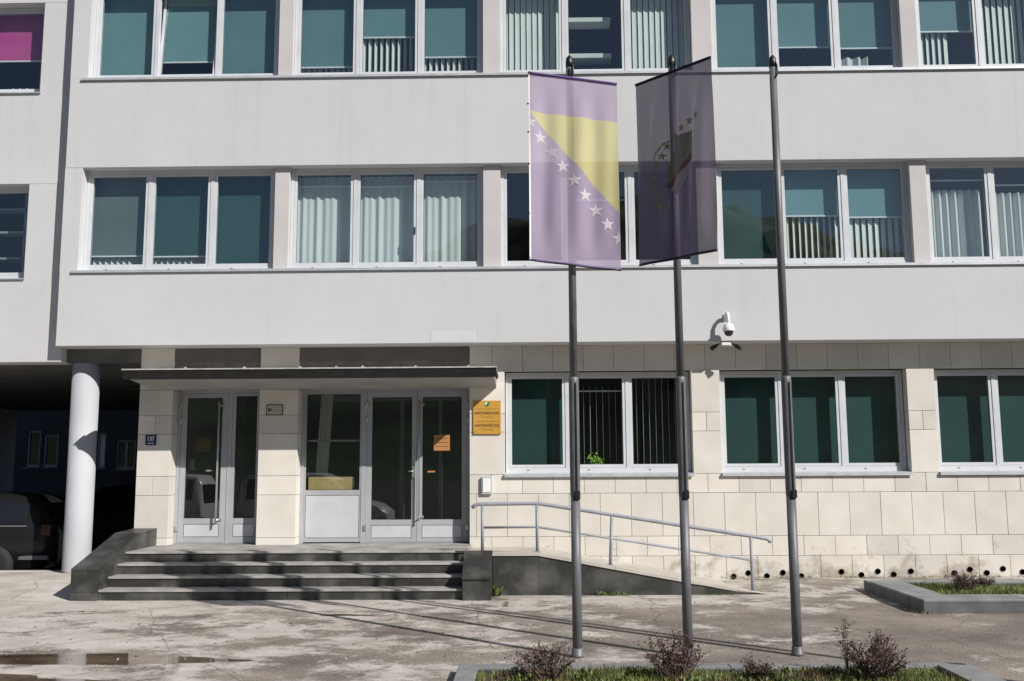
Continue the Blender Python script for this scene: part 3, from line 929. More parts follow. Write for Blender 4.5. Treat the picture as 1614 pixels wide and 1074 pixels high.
for i, (a, b) in enumerate([(SX0 - .1, -4.8), (-4.8, -3.55), (-3.55, -2.3), (-2.3, SX1)]):
    put('landing_slab', MB().box(a + .0015, b - .0015, YF[3], -.05, .55, .58, .004), M['tread'], S)
    put('landing_slab', MB().box(a + .0015, b - .0015, -.047, .72, .55, .58, .004), M['tread'], S)
put('stair_core', MB().box(SX0 + .01, SX1 - .01, -.70, .44, -.05, .545).box(SX0 + .01, SX1 - .01, -1.58, -.70, -.05, .11).box(SX0 + .01, SX1 - .01, -1.28, -.70, .115, .255).box(SX0 + .01, SX1 - .01, -1.0, -.70, .26, .40), M['joint'], S)
# left cheek: sloping coping on granite panels
CX0, CX1 = -6.29, -5.925
prof = [(-1.66, -.03), (-1.66, .43), (-.30, .82), (.395, .845), (.395, -.03)]
put('cheek_wall', MB().prism([(CX0 + .012, y, z - .02 if i in (1, 2, 3) else z) for i, (y, z) in enumerate([(-1.645, -.03), (-1.645, .43), (-.30, .815), (.39, .84), (.39, -.03)])], (CX1 - CX0 - .024, 0, 0)), M['granite'], S)
for (ya, za), (yb, zb) in (((-1.67, .43), (-.86, .662)), ((-.855, .6635), (-.30, .823)), ((-.296, .823), (.392, .848))):
    put('coping', MB().prism([(CX0 - .004, ya, za - .022), (CX0 - .004, ya, za), (CX0 - .004, yb, zb), (CX0 - .004, yb, zb - .022)], (CX1 - CX0 + .010, 0, 0)), M['granite'], S)
for z0, z1 in ((-.02, .115), (.118, .405)):
    put('end_panel', MB().box(CX0, CX1, -1.668, -1.6455, z0, z1, .002), M['granite'], S)
for ya, yb in ((-1.64, -1.06), (-1.055, -.31), (-.305, .385)):
    zt = lambda y: .43 + (y + 1.66) * .2868 if y < -.30 else .82 + (y + .30) * .036
    put('side_panel', MB().prism([(CX1 - .0115, ya, .0), (CX1 - .0115, yb, .0), (CX1 - .0115, yb, zt(yb) - .026), (CX1 - .0115, ya, zt(ya) - .026)], (.014, 0, 0)), M['granite'], S)
    put('side_panel', MB().prism([(CX0 - .0025, ya, .0), (CX0 - .0025, yb, .0), (CX0 - .0025, yb, zt(yb) - .026), (CX0 - .0025, ya, zt(ya) - .026)], (.014, 0, 0)), M['granite'], S)

# ================================================================ RAMP
RP = thing('access_ramp', (1.3, -.4, 0), 'sloping concrete ramp clad in dark granite running along the stone wall to the landing', 'ramp')
RX0 = -.535
def rz(x): return .585 if x < .10 else max(.0, .585 - (x - .10) * .585 / 3.22)
YR = -1.22
put('ramp_deck', MB().prism([(-.93, YR + .16, .48), (-.93, YR + .16, .535), (.10, YR + .16, .535), (2.95, YR + .16, .012), (3.0, YR + .16, -.03), (.10, YR + .16, .48)], (0, .398 - YR - .16, 0)), M['ramp_top'], RP)
cps = [(RX0 - .01, .10), (.104, 1.18), (1.184, 2.26), (2.264, 3.34)]
for a, b in cps:
    put('coping', MB().prism([(a, YR - .02, rz(a) - .04), (b, YR - .02, max(.0, rz(b) - .04)), (b, YR - .02, rz(b) + .002), (a, YR - .02, rz(a) + .002)], (0, .18, 0)), M['ramp_top'], RP)
put('ramp_core', MB().prism([(-.92, YR + .03, -.03), (-.92, YR + .03, .47), (.10, YR + .03, .47), (2.9, YR + .03, -.03)], (0, .39 - YR - .03, 0)), M['joint'], RP)
for a, b in ((RX0 + .003, .10), (.103, 1.63), (1.633, 3.10)):
    pts = [(a, YR, -.02), (b, YR, -.02), (b, YR, max(.004, rz(b) - .044)), (a, YR, rz(a) - .044)]
    put('cladding_slab', MB().prism(pts, (0, .028, 0)), M['granite'], RP)
# end block beside the stairs
put('end_block', MB().prism([(-.925, -1.72, -.02), (-.925, -1.72, .275), (-.925, -1.21, .60), (-.925, -1.19, .60), (-.925, -1.19, -.02)], (.385, 0, 0)), M['granite'], RP)
put('block_coping', MB().prism([(-.932, -1.745, .279), (-.932, -1.745, .300), (-.932, -1.235, .622), (-.932, -1.215, .604)], (.395, 0, 0)), M['granite'], RP)

HR = thing('handrail', (1.3, -1.1, 0), 'grey painted steel tube handrail with a middle bar along the ramp', 'handrail')
yh = -1.11
top = [(-.83, yh, 1.205), (-.80, yh, 1.24), (-.74, yh, 1.258), (.09, yh, 1.265), (.30, yh, 1.235), (3.14, yh, .79), (3.33, yh, .757), (3.375, yh, .73), (3.378, yh, .70)]
put('top_rail', MB().tube(top, .027, 12), M['rail_metal'], HR)
put('middle_rail', MB().tube([(-.685, yh, .93), (.093, yh, .935), (.30, yh, .905), (3.10, yh, .465)], .017, 10), M['rail_metal'], HR)
for x, z0, z1 in ((-.685, .585, 1.255), (.093, .585, 1.262), (1.155, rz(1.155), 1.10), (3.11, rz(3.11), .795)):
    dx = .035 if x in (1.155,) else 0
    put('post', MB().tube([(x - dx, yh, z0 - .01), (x, yh, z1 - .015)], .023, 10).box(x - dx - .04, x - dx + .04, yh - .04, yh + .04, z0 + .0, z0 + .012), M['rail_metal'], HR)

# ================================================================ LEFT WING WITH PASSAGE
L = thing('neighbouring_wing', (-11, .2, 0), 'paler rendered wing left of the main block, standing on round columns over a dark passage', 'building')
LW = [(4.87, 6.44, -8.20), (8.02, 9.59, -8.12)]
put('spandrel', MB().box(-15, -7.52, .20, .6, 3.49, 4.85, .005), M['stucco'], L)
put('spandrel', MB().box(-15, -7.52, .20, .6, 6.44, 8.00, .005), M['stucco'], L)
put('spandrel', MB().box(-15, -7.52, .20, .6, 9.59, 13.2, .005), M['stucco'], L)
for z0, z1, xr in LW:
    put('pillar', MB().box(xr, -7.52, .203, .6, z0 - .02, z1), M['stucco'], L)
    put('pillar', MB().box(-15, xr - 3.1, .203, .6, z0 - .02, z1), M['stucco'], L)
    mb = MB().prism([(xr - 3.12, .165, z0 - .028), (xr - 3.12, .165, z0 - .012), (xr - 3.12, .36, z0 + .006), (xr - 3.12, .36, z0 - .018)], (3.14, 0, 0))
    put('window_ledge', mb, M['sill'], L)
w1 = window(L, LW[1][2] - 3.09, LW[1][2] - .004, LW[1][0], LW[1][1] - .004, .36, [dict(roll=1, bm='blind_dark'), dict(roll=.60, bm='blind_pink', slat=60), dict(roll=.58, bm='blind_pink')], M['glass'])
w2 = window(L, LW[0][2] - 3.09, LW[0][2] - .004, LW[0][0], LW[0][1] - .004, .36, [dict(roll=1, bm='blind_dark'), dict(roll=1.0, bm='blind_dark'), dict()], M['glass'])
put('floor_slab', MB().box(-15, -7.53, .6, 12.6, 6.75, 7.1), M['interior_floor'], L)
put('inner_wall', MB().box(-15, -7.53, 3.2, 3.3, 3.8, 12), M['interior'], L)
put('roof', MB().box(-15, -7.53, .6, 12.6, 11.5, 11.8), M['soffit'], L)
put('rear_wall', MB().box(-15, -7.53, 12.6, 12.9, 3.5, 13.2), M['stucco'], L)
put('end_wall', MB().box(-15.3, -15, .2, 12.9, -.16, 13.2), M['stucco'], L)
put('passage_soffit', MB().box(-15, -6.30, .42, 13.2, 3.495, 3.72), M['soffit'], L)
put('edge_beam', MB().box(-7.60, -6.305, .40, .62, 3.50, 3.715), M['soffit'], L)
# shelf seen in the lower wing window
sh = MB()
for x in (-8.55, -8.32):
    sh.box(x, x + .03, .75, 1.0, 4.9, 6.5)
for z in (5.3, 5.75, 6.15):
    sh.box(-9.1, -8.25, .75, 1.0, z, z + .035)
tag(put('shelf_rack', sh, M['doorframe']), 'grey shelf rack behind the lower window of the left wing', 'shelf')
for i, (x, wh) in enumerate(((-8.74, 'leftmost of the row'), (-8.62, 'second from the left'), (-8.50, 'third from the left'), (-8.36, 'nearest the right frame'))):
    mb = MB().lathe((x, .50, 8.05), [(.030, 0), (.045, .03), (.018, .09), (.028, .13), (.0001, .165)], 10)
    tag(put('figurine', mb, M['white_plastic']), 'small white ornament under the pink blind, ' + wh, 'ornament', 'white ornaments on the wing window sill')
# columns
def column(x, y, zb):
    c = put('column', MB().lathe((x, y, 0), [(.212, zb - .03), (.212, zb + .02), (.212, 3.494)], 40), M['column'], L)
    put('base_ring', MB().lathe((x, y, 0), [(.216, zb - .03), (.217, zb + .012), (.2135, zb + .03), (.2125, zb + .034)], 40), M['rust'], c)
column(-7.272, .585, .15)
column(-11.9, .585, .15)

# ================================================================ REAR COURTYARD BUILDING
RB = thing('rear_building', (-12, 18, -.16), 'shaded rendered building with small windows seen through the passage', 'building')
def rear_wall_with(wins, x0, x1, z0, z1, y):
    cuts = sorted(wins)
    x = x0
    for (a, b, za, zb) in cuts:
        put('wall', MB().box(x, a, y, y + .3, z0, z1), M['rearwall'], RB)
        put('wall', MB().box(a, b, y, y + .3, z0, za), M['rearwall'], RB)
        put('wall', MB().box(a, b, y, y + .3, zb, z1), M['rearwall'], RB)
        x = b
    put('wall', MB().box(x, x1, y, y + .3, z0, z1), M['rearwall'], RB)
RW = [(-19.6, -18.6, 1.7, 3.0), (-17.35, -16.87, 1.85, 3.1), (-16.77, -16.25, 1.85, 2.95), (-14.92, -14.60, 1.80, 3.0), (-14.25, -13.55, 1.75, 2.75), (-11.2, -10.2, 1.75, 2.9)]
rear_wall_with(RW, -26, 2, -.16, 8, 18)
for i, (a, b, za, zb) in enumerate(RW):
    mb = MB(); frame_ring(mb, a, b, za, zb, 18.08, 18.16, .07)
    if b - a > .6: mb.box((a + b) / 2 - .04, (a + b) / 2 + .04, 18.08, 18.16, za + .07, zb - .07)
    w = put('window', mb, M['doorframe'], RB)
    put('pane', MB().quad((a, 18.13, za), (b, 18.13, za), (b, 18.13, zb), (a, 18.13, zb)), M['rail'] if i == 3 else M['carglass'], w, fix=False)
    put('sill', MB().box(a - .08, b + .08, 17.93, 18.08, za - .06, za - .005), M['pole'], w)
put('drain_pipe', MB().tube([(-15.4, 17.93, -.1), (-15.4, 17.93, 7.9)], .06, 8), M['black'], RB)

# ================================================================ FLAG POLES AND FLAGS
poles = [((.435, -5.58), 'flagpole carrying the lilac and yellow banner, left of the three'),
         ((1.483, -5.56), 'flagpole carrying the dark banner, between the other two'),
         ((2.525, -5.52), 'bare flagpole without a banner, rightmost of the three')]
def make_pole(x, y, label):
    P_ = thing('flagpole', (x, y, 0), label, 'flagpole', 'grey flagpoles in front of the entrance')
    put('shaft', MB().lathe((x, y, 0), [(.0465, .0), (.0455, 1.50)], 20), M['pole'], P_)
    put('upper_shaft', MB().lathe((x, y, 0), [(.0395, 2.66), (.036, 5.86)], 20), M['pole'], P_)
    mb = MB().lathe((x, y, 0), [(.0455, 1.50), (.049, 1.515), (.049, 2.62), (.046, 2.655), (.0395, 2.66)], 20)
    put('sleeve', mb, M['pole'], P_)
    mb = MB().box(x + .004, x + .022, y - .0565, y - .042, 1.56, 2.60, .003)
    put('halyard_channel', mb, M['black'], P_)
    put('winch_cover', MB().box(x - .010, x + .046, y - .066, y - .03, 1.47, 1.56, .012), M['black'], P_)
    put('collar', MB().lathe((x, y, 0), [(.060, .0), (.060, .025), (.054, .03), (.054, .075), (.047, .085)], 20), M['pole'], P_)
    mb = MB().lathe((x, y, 0), [(.038, 5.84), (.039, 5.90), (.032, 5.945), (.014, 5.97), (.0001, 5.975)], 16)
    put('cap', mb, M['black'], P_)
    mb = MB().tube([(x + .02, y - .02, 5.90), (x + .035, y - .038, 5.84), (x + .034, y - .042, 5.76), (x + .012, y - .040, 5.72)], .009, 8)
    put('truck_hook', mb, M['black'], P_)
    return P_
for (x, y), lb in poles: make_pole(x, y, lb)

def flag_surface(c, ang, w, ztop, h, drop=0.0):
    """returns f(u, v, off) -> point on the hanging cloth; u across 0..1, v down 0..1"""
    dx, dy = math.cos(ang), math.sin(ang)
    nx, ny = dy, -dx               # towards the viewer
    def f(u, v, off=0.0):
        s = (u - .5) * w
        wave = .026 * math.sin(u * 11 + v * 1.5 + c[0] * 3) * ss(0, .5, v) * (1 - .6 * ss(.8, 1, v)) + .016 * math.sin(u * 23 + 2 * v)* ss(0, .3, v) * (1 - ss(.75, 1, v))
        wave += .05 * (u - .5) ** 2 * v
        o = wave + off
        return Vector((c[0] + s * dx + nx * o, c[1] + s * dy + ny * o, ztop - h * v - drop * (u - .5)))
    return f

def flag_mesh(f, nu=28, nv=56):
    bm = bmesh.new()
    uv = bm.loops.layers.uv.new("UVMap")
    vs = [[bm.verts.new(f(i / nu, j / nv)) for i in range(nu + 1)] for j in range(nv + 1)]
    for j in range(nv):
        for i in range(nu):
            fc = bm.faces.new((vs[j][i], vs[j + 1][i], vs[j + 1][i + 1], vs[j][i + 1]))
            fc.smooth = True
            for lp, (a, b) in zip(fc.loops, ((i, j), (i, j + 1), (i + 1, j + 1), (i + 1, j))):
                lp[uv].uv = (a / nu, b / nv)
    return bm

def star_bm(f, cu, cv, ru, rv, off, rot=0.0):
    mb = MB()
    vs = []
    for k in range(10):
        a = math.pi * k / 5 + rot
        r = 1.0 if k % 2 == 0 else .40
        vs.append(mb.bm.verts.new((min(max(cu + ru * r * math.sin(a), .004), .996), cv - rv * r * math.cos(a), 0)))
    c = mb.bm.verts.new((min(max(cu, .01), .99), cv, 0))
    for k in range(10):
        mb.bm.faces.new((c, vs[k], vs[(k + 1) % 10]))
    bmesh.ops.subdivide_edges(mb.bm, edges=mb.bm.edges[:], cuts=2, use_grid_fill=True)
    for v in mb.bm.verts:
        v.co = f(v.co.x, v.co.y, off)
    return mb

def bih_colour(t):
    uv = nd(t, "UVMap")
    sx = nd(t, "SeparateXYZ"); t.links.new(uv.outputs[0], sx.inputs[0])
    # yellow triangle: v > .222 and v < .222 + .50*u
    g1 = nd(t, "Math", operation='GREATER_THAN'); t.links.new(sx.outputs[1], g1.inputs[0]); g1.inputs[1].default_value = .212
    m1 = nd(t, "Math", operation='MULTIPLY_ADD'); t.links.new(sx.outputs[0], m1.inputs[0]); m1.inputs[1].default_value = .487; m1.inputs[2].default_value = .212
    g2 = nd(t, "Math", operation='LESS_THAN'); t.links.new(sx.outputs[1], g2.inputs[0]); t.links.new(m1.outputs[0], g2.inputs[1])
    mu = nd(t, "Math", operation='MULTIPLY'); t.links.new(g1.outputs[0], mu.inputs[0]); t.links.new(g2.outputs[0], mu.inputs[1])
    mx = nd(t, "MixRGB"); t.links.new(mu.outputs[0], mx.inputs[0])
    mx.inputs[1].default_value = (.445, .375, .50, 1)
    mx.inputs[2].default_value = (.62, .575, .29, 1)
    return mx.outputs[0]
M['flag_bih'] = cloth_mat("faded_lilac_flag_cloth", bih_colour, .16, .20)
M['flag_star'] = cloth_mat("faded_white_star_cloth", (.72, .68, .72), .06, .25)
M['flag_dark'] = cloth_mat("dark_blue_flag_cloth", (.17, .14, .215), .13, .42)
M['flag_ystar'] = cloth_mat("dull_yellow_star_cloth", (.36, .33, .19), .05, .40)
M['flag_green'] = cloth_mat("dull_green_emblem_cloth", (.27, .28, .215), .05, .40)
M['flag_brown'] = cloth_mat("brown_emblem_cloth", (.22, .12, .11), .05, .40)
M['flag_pale'] = cloth_mat("pale_emblem_cloth", (.44, .38, .385), .05, .40)
M['hem'] = cloth_mat("violet_hem_cloth", (.30, .22, .48), .10, .3)
M['hem_dark'] = cloth_mat("dark_hem_cloth", (.05, .04, .09), .05, .3)
M['edge_white'] = base_mat("white_flag_tape", (.8, .79, .78), .6)[0]

def banner(name, c, ang, w, ztop, h, drop, label, cat, cloth, hem, pole_xy):
    F = thing(name, (c[0], c[1], ztop - h), label, cat, 'vertical banners on the flagpoles')
    f = flag_surface(c, ang, w, ztop, h, drop)
    put('cloth', flag_mesh(f), cloth, F, fix=False)
    for v, dv in ((0, .014), (1, -.012)):
        mb = MB()
        for i in range(20):
            a, b = i / 20, (i + 1) / 20
            v2 = v + dv
            mb.quad(f(a, v, .004), f(b, v, .004), f(b, v2, .004), f(a, v2, .004))
        put('hem', mb, hem, F, fix=False)
    for v, r in ((.004, .010), (.997, .009)):
        put('banner_rod', MB().tube([f(i / 12, v, .010 if v < .5 else .0) for i in range(13)], r, 8), M['black'] if v > .5 else hem, F)
    mb = MB()
    q = f(.5, 0, 0)
    mb.tube([(pole_xy[0], pole_xy[1] - .03, q.z + .12), (pole_xy[0], pole_xy[1] - .06, q.z + .03), q], .011, 8)
    put('swivel_arm', mb, M['black'], F)
    return F, f
# lit banner
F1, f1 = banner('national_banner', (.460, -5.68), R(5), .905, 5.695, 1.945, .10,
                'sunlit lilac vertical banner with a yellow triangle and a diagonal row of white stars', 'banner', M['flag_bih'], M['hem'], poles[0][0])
for k in range(9):
    t = k / 8
    u, v = .012 + .975 * t, .275 + .5575 * t
    put('star', star_bm(f1, u, v, .083, .039, .003, R(-6)), M['flag_star'], F1, fix=False)
mb = MB()
for j in range(30):
    a, b = j / 30, (j + 1) / 30
    mb.quad(f1(0, a, .004), f1(.018, a, .004), f1(.018, b, .004), f1(0, b, .004))
put('edge_tape', mb, M['edge_white'], F1, fix=False)
for v in (.02, .175, .33, .50, .76, .985):
    q = f1(.0, v, .002)
    put('eyelet', MB().box(q.x - .014, q.x + .006, q.y - .008, q.y + .008, q.z - .006, q.z + .006), M['black'], F1)
# shaded banner
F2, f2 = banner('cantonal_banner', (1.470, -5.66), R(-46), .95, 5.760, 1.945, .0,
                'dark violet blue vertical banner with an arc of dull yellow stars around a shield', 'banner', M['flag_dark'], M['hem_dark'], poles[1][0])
for u, v in [(.795, .2795), (.70, .295), (.595, .32), (.50, .35), (.405, .395), (.35, .445), (.30, .495), (.262, .552), (.262, .605), (.275, .66), (.312, .712)]:
    put('star', star_bm(f2, u, v, .050, .026, .003, R(10)), M['flag_ystar'], F2, fix=False)
def emblem(name, pts, mat, off):
    mb = MB()
    mb.bm.faces.new([mb.bm.verts.new((u, v, 0)) for u, v in pts])
    bmesh.ops.triangulate(mb.bm, faces=mb.bm.faces[:])
    for _ in range(3):
        bmesh.ops.subdivide_edges(mb.bm, edges=mb.bm.edges[:], cuts=1, use_grid_fill=True)
    for v_ in mb.bm.verts:
        v_.co = f2(v_.co.x, v_.co.y, off)
    put(name, mb, mat, F2, fix=False)
emblem('shield_green', [(.50, .355), (.61, .352), (.735, .35), (.735, .44), (.62, .50), (.48, .555), (.38, .60), (.42, .50), (.48, .43)], M['flag_green'], .005)
emblem('shield_brown', [(.73, .445), (.725, .50), (.66, .52), (.52, .56), (.41, .625), (.378, .603), (.48, .558), (.62, .503)], M['flag_brown'], .005)
emblem('shield_pale', [(.722, .505), (.68, .56), (.60, .62), (.50, .665), (.415, .628), (.525, .563), (.66, .523)], M['flag_pale'], .005)
ring = [(.49, .357), (.36, .378), (.27, .425), (.245, .48), (.25, .54), (.30, .59), (.37, .615)]
mb = MB()
for (a, b), (c_, d) in zip(ring[:-1], ring[1:]):
    mb.quad(f2(a, b, .005), f2(c_, d, .005), f2(c_ + .012, d + .006, .005), f2(a + .012, b + .006, .005))
put('shield_outline', mb, M['flag_ystar'], F2, fix=False)

# ================================================================ SIGNS AND WALL FITTINGS
def text_mesh(body, size, bold=.0):
    cu = bpy.data.curves.new('t', 'FONT')
    cu.body = body
    cu.size = size
    cu.align_x = 'CENTER'
    cu.align_y = 'CENTER'
    cu.offset = bold
    cu.resolution_u = 3
    o = bpy.data.objects.new('t', cu)
    link(o)
    dg = bpy.context.evaluated_depsgraph_get()
    dg.update()
    me = bpy.data.meshes.new_from_object(o.evaluated_get(dg))
    bpy.data.objects.remove(o)
    return me
def text(parent, name, body, size, x, y, z, mat, bold=.0, width=None):
    me = text_mesh(body, size, bold)
    xs_ = [v.co.x for v in me.vertices]
    k = 1.0 if width is None else width / (max(xs_) - min(xs_))
    me.transform(Matrix.Rotation(math.pi / 2, 4, 'X') @ Matrix.Diagonal((k, 1, 1, 1)))
    me.materials.clear()
    me.materials.append(M[mat])
    return inst(name, me, (x, y, z), parent)

sx0, sx1, sz0, sz1 = -.905, -.462, 2.30, 2.835
SG = thing('court_sign', ((sx0 + sx1) / 2, .38, sz0), 'ochre brass plate with a crest and dark lettering in two alphabets, right of the doors', 'sign')
put('plate', MB().box(sx0, sx1, .372, .396, sz0, sz1, .004), M['sign'], SG)
cx = (sx0 + sx1) / 2
yS = .3705
text(SG, 'lettering', 'KANTONALNI SUD', .062, cx, yS, 2.635, 'ink', .0012, .385)
text(SG, 'lettering', 'T u z l a', .045, cx, yS, 2.575, 'ink', .0, .17)
text(SG, 'lettering', 'КАНТОНАЛНИ СУД', .062, cx, yS, 2.435, 'ink', .0012, .385)
text(SG, 'lettering', 'Т у з л а', .045, cx, yS, 2.375, 'ink', .0, .17)
for zz in (2.70, 2.50):
    put('rule', MB().box(sx0 + .045, sx1 - .03, yS - .0005, yS + .001, zz, zz + .006), M['inkpale'], SG)
mb = MB().poly([(cx - .04, yS, 2.815), (cx + .04, yS, 2.815), (cx + .04, yS, 2.775), (cx + .02, yS, 2.745), (cx, yS, 2.732), (cx - .02, yS, 2.745), (cx - .04, yS, 2.775)])
put('crest', mb, M['green_em'], SG)
put('crest_field', MB().poly([(cx - .03, yS - .002, 2.808), (cx + .015, yS - .002, 2.808), (cx - .01, yS - .002, 2.775), (cx - .028, yS - .002, 2.76)]), M['white'], SG)
for a in (sx0 + .012, sx1 - .012):
    for b in (sz0 + .012, sz1 - .012):
        put('screw', MB().lathe((a, yS, b), [(.006, -.003), (.006, .003)], 8, 'Y'), M['ink'], SG)

HN = thing('house_number', (-6.083, .39, 2.155), 'small blue enamel plate reading 137 on the left stone pier', 'sign')
put('plate', MB().box(-6.170, -5.995, .385, .397, 2.158, 2.322, .004), M['blueplate'], HN)
text(HN, 'lettering', '137', .098, -6.0825, .3835, 2.258, 'white', .0022, .108)
for k, (a, b) in enumerate(((-.05, -.02), (-.015, .012), (.018, .05))):
    put('small_print', MB().box(-6.0825 + a, -6.0825 + b, .3825, .384, 2.184, 2.197), M['white'], HN)

CN = thing('camera_notice', (-4.10, .39, 2.63), 'small framed grey notice with a black camera pictogram on the stone pier between the doorways', 'sign')
put('plate', MB().box(-4.225, -3.975, .388, .397, 2.632, 2.787), M['notice'], CN)
mb = MB(); frame_ring(mb, -4.232, -3.968, 2.625, 2.794, .383, .3975, .010)
put('frame', mb, M['canopy_black'], CN)
put('pictogram', MB().poly([(-4.205, .3865, 2.745), (-4.135, .3865, 2.725), (-4.140, .3865, 2.700), (-4.175, .3865, 2.690), (-4.195, .3865, 2.665), (-4.200, .3865, 2.70)]), M['transom'], CN)
for zz in (2.745, 2.72, 2.695, 2.67):
    put('print_line', MB().box(-4.12, -3.995, .3862, .3872, zz, zz + .007), M['canopy_grey'], CN)

MBX = thing('wall_box', (-.688, .38, 1.35), 'small white rectangular box mounted on the stone wall under the brass sign', 'wall box')
put('housing', MB().box(-.775, -.60, .345, .397, 1.352, 1.632, .010), M['sill'], MBX)
put('cover', MB().box(-.752, -.632, .334, .3445, 1.385, 1.605, .006), M['white_plastic'], MBX)

# dome camera on a swan neck
DC = thing('dome_camera', (3.10, -.17, 3.75), 'white dome security camera hanging from a curved arm on the render', 'camera')
put('mount', MB().box(3.055, 3.115, -.022, -.001, 4.04, 4.15, .006), M['white_plastic'], DC)
put('arm', MB().tube([(3.085, -.02, 4.07), (3.085, -.05, 4.105), (3.086, -.10, 4.14), (3.088, -.15, 4.135), (3.090, -.185, 4.09), (3.091, -.19, 4.03), (3.092, -.19, 3.96)], [.028, .03, .029, .027, .026, .025, .03], 14), M['white_plastic'], DC)
put('housing', MB().lathe((3.092, -.19, 0), [(.088, 3.845), (.092, 3.86), (.088, 3.90), (.068, 3.945), (.038, 3.97), (.030, 3.98)], 28), M['white_plastic'], DC)
put('dome', MB().lathe((3.092, -.19, 0), [(.0001, 3.765), (.035, 3.772), (.058, 3.795), (.072, 3.83), (.074, 3.847)], 28), M['dome'], DC)
# twin floodlight under the edge
FL = thing('sensor_lamp', (3.09, .10, 3.60), 'small lamp bar with two black swivel heads under the edge of the render', 'wall lamp')
put('bar', MB().box(3.005, 3.175, .03, .10, 3.640, 3.718, .006), M['notice'], FL)
put('diffuser', MB().box(3.02, 3.16, .020, .0295, 3.655, 3.70, .004), M['white_plastic'], FL)
for s in (-1, 1):
    a = Vector((3.09 + s * .10, .06, 3.685)); b = Vector((3.09 + s * .235, .03, 3.60))
    d = (b - a).normalized()
    put('swivel_head', MB().tube([a, a + d * .05, a + d * .052, b - d * .045, b - d * .043, b], [.012, .012, .030, .030, .036, .036], 12), M['black'], FL)

# pot plant on the office sill
PP = thing('pot_plant', (1.13, .74, 1.70), 'small bright green plant behind the middle pane of the ground floor window by the entrance', 'plant')
put('pot', MB().lathe((1.06, .70, 0), [(.045, 1.70), (.06, 1.80), (.062, 1.81)], 14), M['pot'], PP)
mb = MB()
for k in range(90):
    c = Vector((1.06 + random.gauss(0, .055), .70 + random.gauss(0, .035), 1.88 + random.gauss(0, .045)))
    a = Vector((random.uniform(-1, 1), random.uniform(-1, 1), random.uniform(-.4, 1))).normalized() * .026
    b = a.orthogonal().normalized() * .014
    mb.quad(c - a, c + b, c + a, c - b)
put('leaves', mb, M['plantleaf'], PP, fix=False)

# ================================================================ PLANTERS, GRASS, SHRUBS
def kerb_run(root, pts, w, z0, z1, n=1):
    pass
def planter(name, label, loc, stones, soil):
    root = thing(name, loc, label, 'planter')
    for (x0, x1, y0, y1, z0, z1) in stones:
        put('kerb_stone', MB().box(x0 + .004, x1 - .004, y0 + .004, y1 - .004, z0, z1 - .031), M['planter_body'], root)
        put('cap_stone', MB().box(x0, x1, y0, y1, z1 - .030, z1, .005), M['planter'], root)
    x0, x1, y0, y1, z = soil
    put('soil', grid([x0 + (x1 - x0) * i / 12 for i in range(13)], [y0 + (y1 - y0) * i / 8 for i in range(9)], lambda x, y: z + .02 * math.sin(x * 3 + y * 2)), M['soil'], root)
    return root
st = []
# right planter
kx0, ky0, ky1 = 4.74, -2.98, -1.00
for a, b in zip([kx0 + i * 1.25 for i in range(6)], [kx0 + (i + 1) * 1.25 for i in range(6)]):
    st.append((a + .002, b - .002, ky0, ky0 + .48, -.02, .165))
    st.append((a + .002, b - .002, ky1 - .14, ky1 + .14, .0, .155))
st.append((kx0, kx0 + .45, ky0 + .484, -2.05, -.02, .165)); st.append((kx0, kx0 + .45, -2.046, ky1 - .144, -.02, .165))
planter('right_planter'.replace('right_', 'raised_'), 'low grey stone planter with grass beside the wall, right of the flagpoles', (7.8, -2, 0), st, (kx0 + .43, 12.2, ky0 + .46, ky1 - .12, .10))
st = []
fx0, fx1, fy1 = -.635, 3.74, -6.30
cutx = [fx0, .62, 1.70, 2.75, fx1]
for a, b in zip(cutx[:-1], cutx[1:]): st.append((a + .002, b - .002, fy1 - .16, fy1, -.02, .085))
for a, b in ((-8.9, -8.1), (-8.096, -7.3), (-7.296, fy1 - .164)):
    st.append((fx0, fx0 + .17, a, b, -.02, .085)); st.append((fx1 - .29, fx1, a, b, -.02, .10))
st.append((fx0, fx1, -9.1, -8.904, -.02, .085))
planter('raised_planter', 'low stone edged planting bed in the foreground below the flagpoles', (1.5, -7.5, 0), st, (fx0 + .15, fx1 - .27, -8.9, fy1 - .14, .045))

def blades(x0, x1, y0, y1, z, n, h, dens=None):
    mb = MB()
    k = 0
    while k < n:
        x, y = random.uniform(x0, x1), random.uniform(y0, y1)
        if dens and random.random() > dens(x, y):
            n -= .35
            continue
        hh = h * random.uniform(.4, 1.2)
        a = random.uniform(0, 6.28)
        w = .0035
        lx, ly = random.gauss(0, .35) * hh, random.gauss(0, .35) * hh
        dx, dy = math.cos(a) * w, math.sin(a) * w
        p = Vector((x, y, z + .02 * math.sin(x * 3 + y * 2)))
        v = [mb.bm.verts.new(p + Vector(q)) for q in ((-dx, -dy, -.01), (dx, dy, -.01), (dx * .6 + lx * .5, dy * .6 + ly * .5, hh * .6), (-dx * .6 + lx * .5, -dy * .6 + ly * .5, hh * .6), (lx, ly, hh))]
        mb.bm.faces.new((v[0], v[1], v[2], v[3]))
        mb.bm.faces.new((v[3], v[2], v[4]))
        k += 1
    return mb
def clump(x, y):
    return .55 + .45 * math.sin(x * 4.1 + 1.3 * math.sin(y * 3)) * math.sin(y * 5.3 + x)
tag(put('grass', blades(kx0 + .45, 9.5, ky0 + .48, ky1 - .14, .10, 14000, .06, lambda x, y: .75 + .25 * clump(x, y)), M['grass'], fix=False), 'short bright grass filling the raised stone planter by the wall', 'grass', kind='stuff')
tag(put('grass', blades(fx0 + .17, fx1 - .29, -8.2, fy1 - .16, .05, 17000, .06, lambda x, y: clump(x, y) ** 1.6), M['grass'], fix=False), 'patchy grass and weeds covering the foreground planting bed', 'grass', kind='stuff')

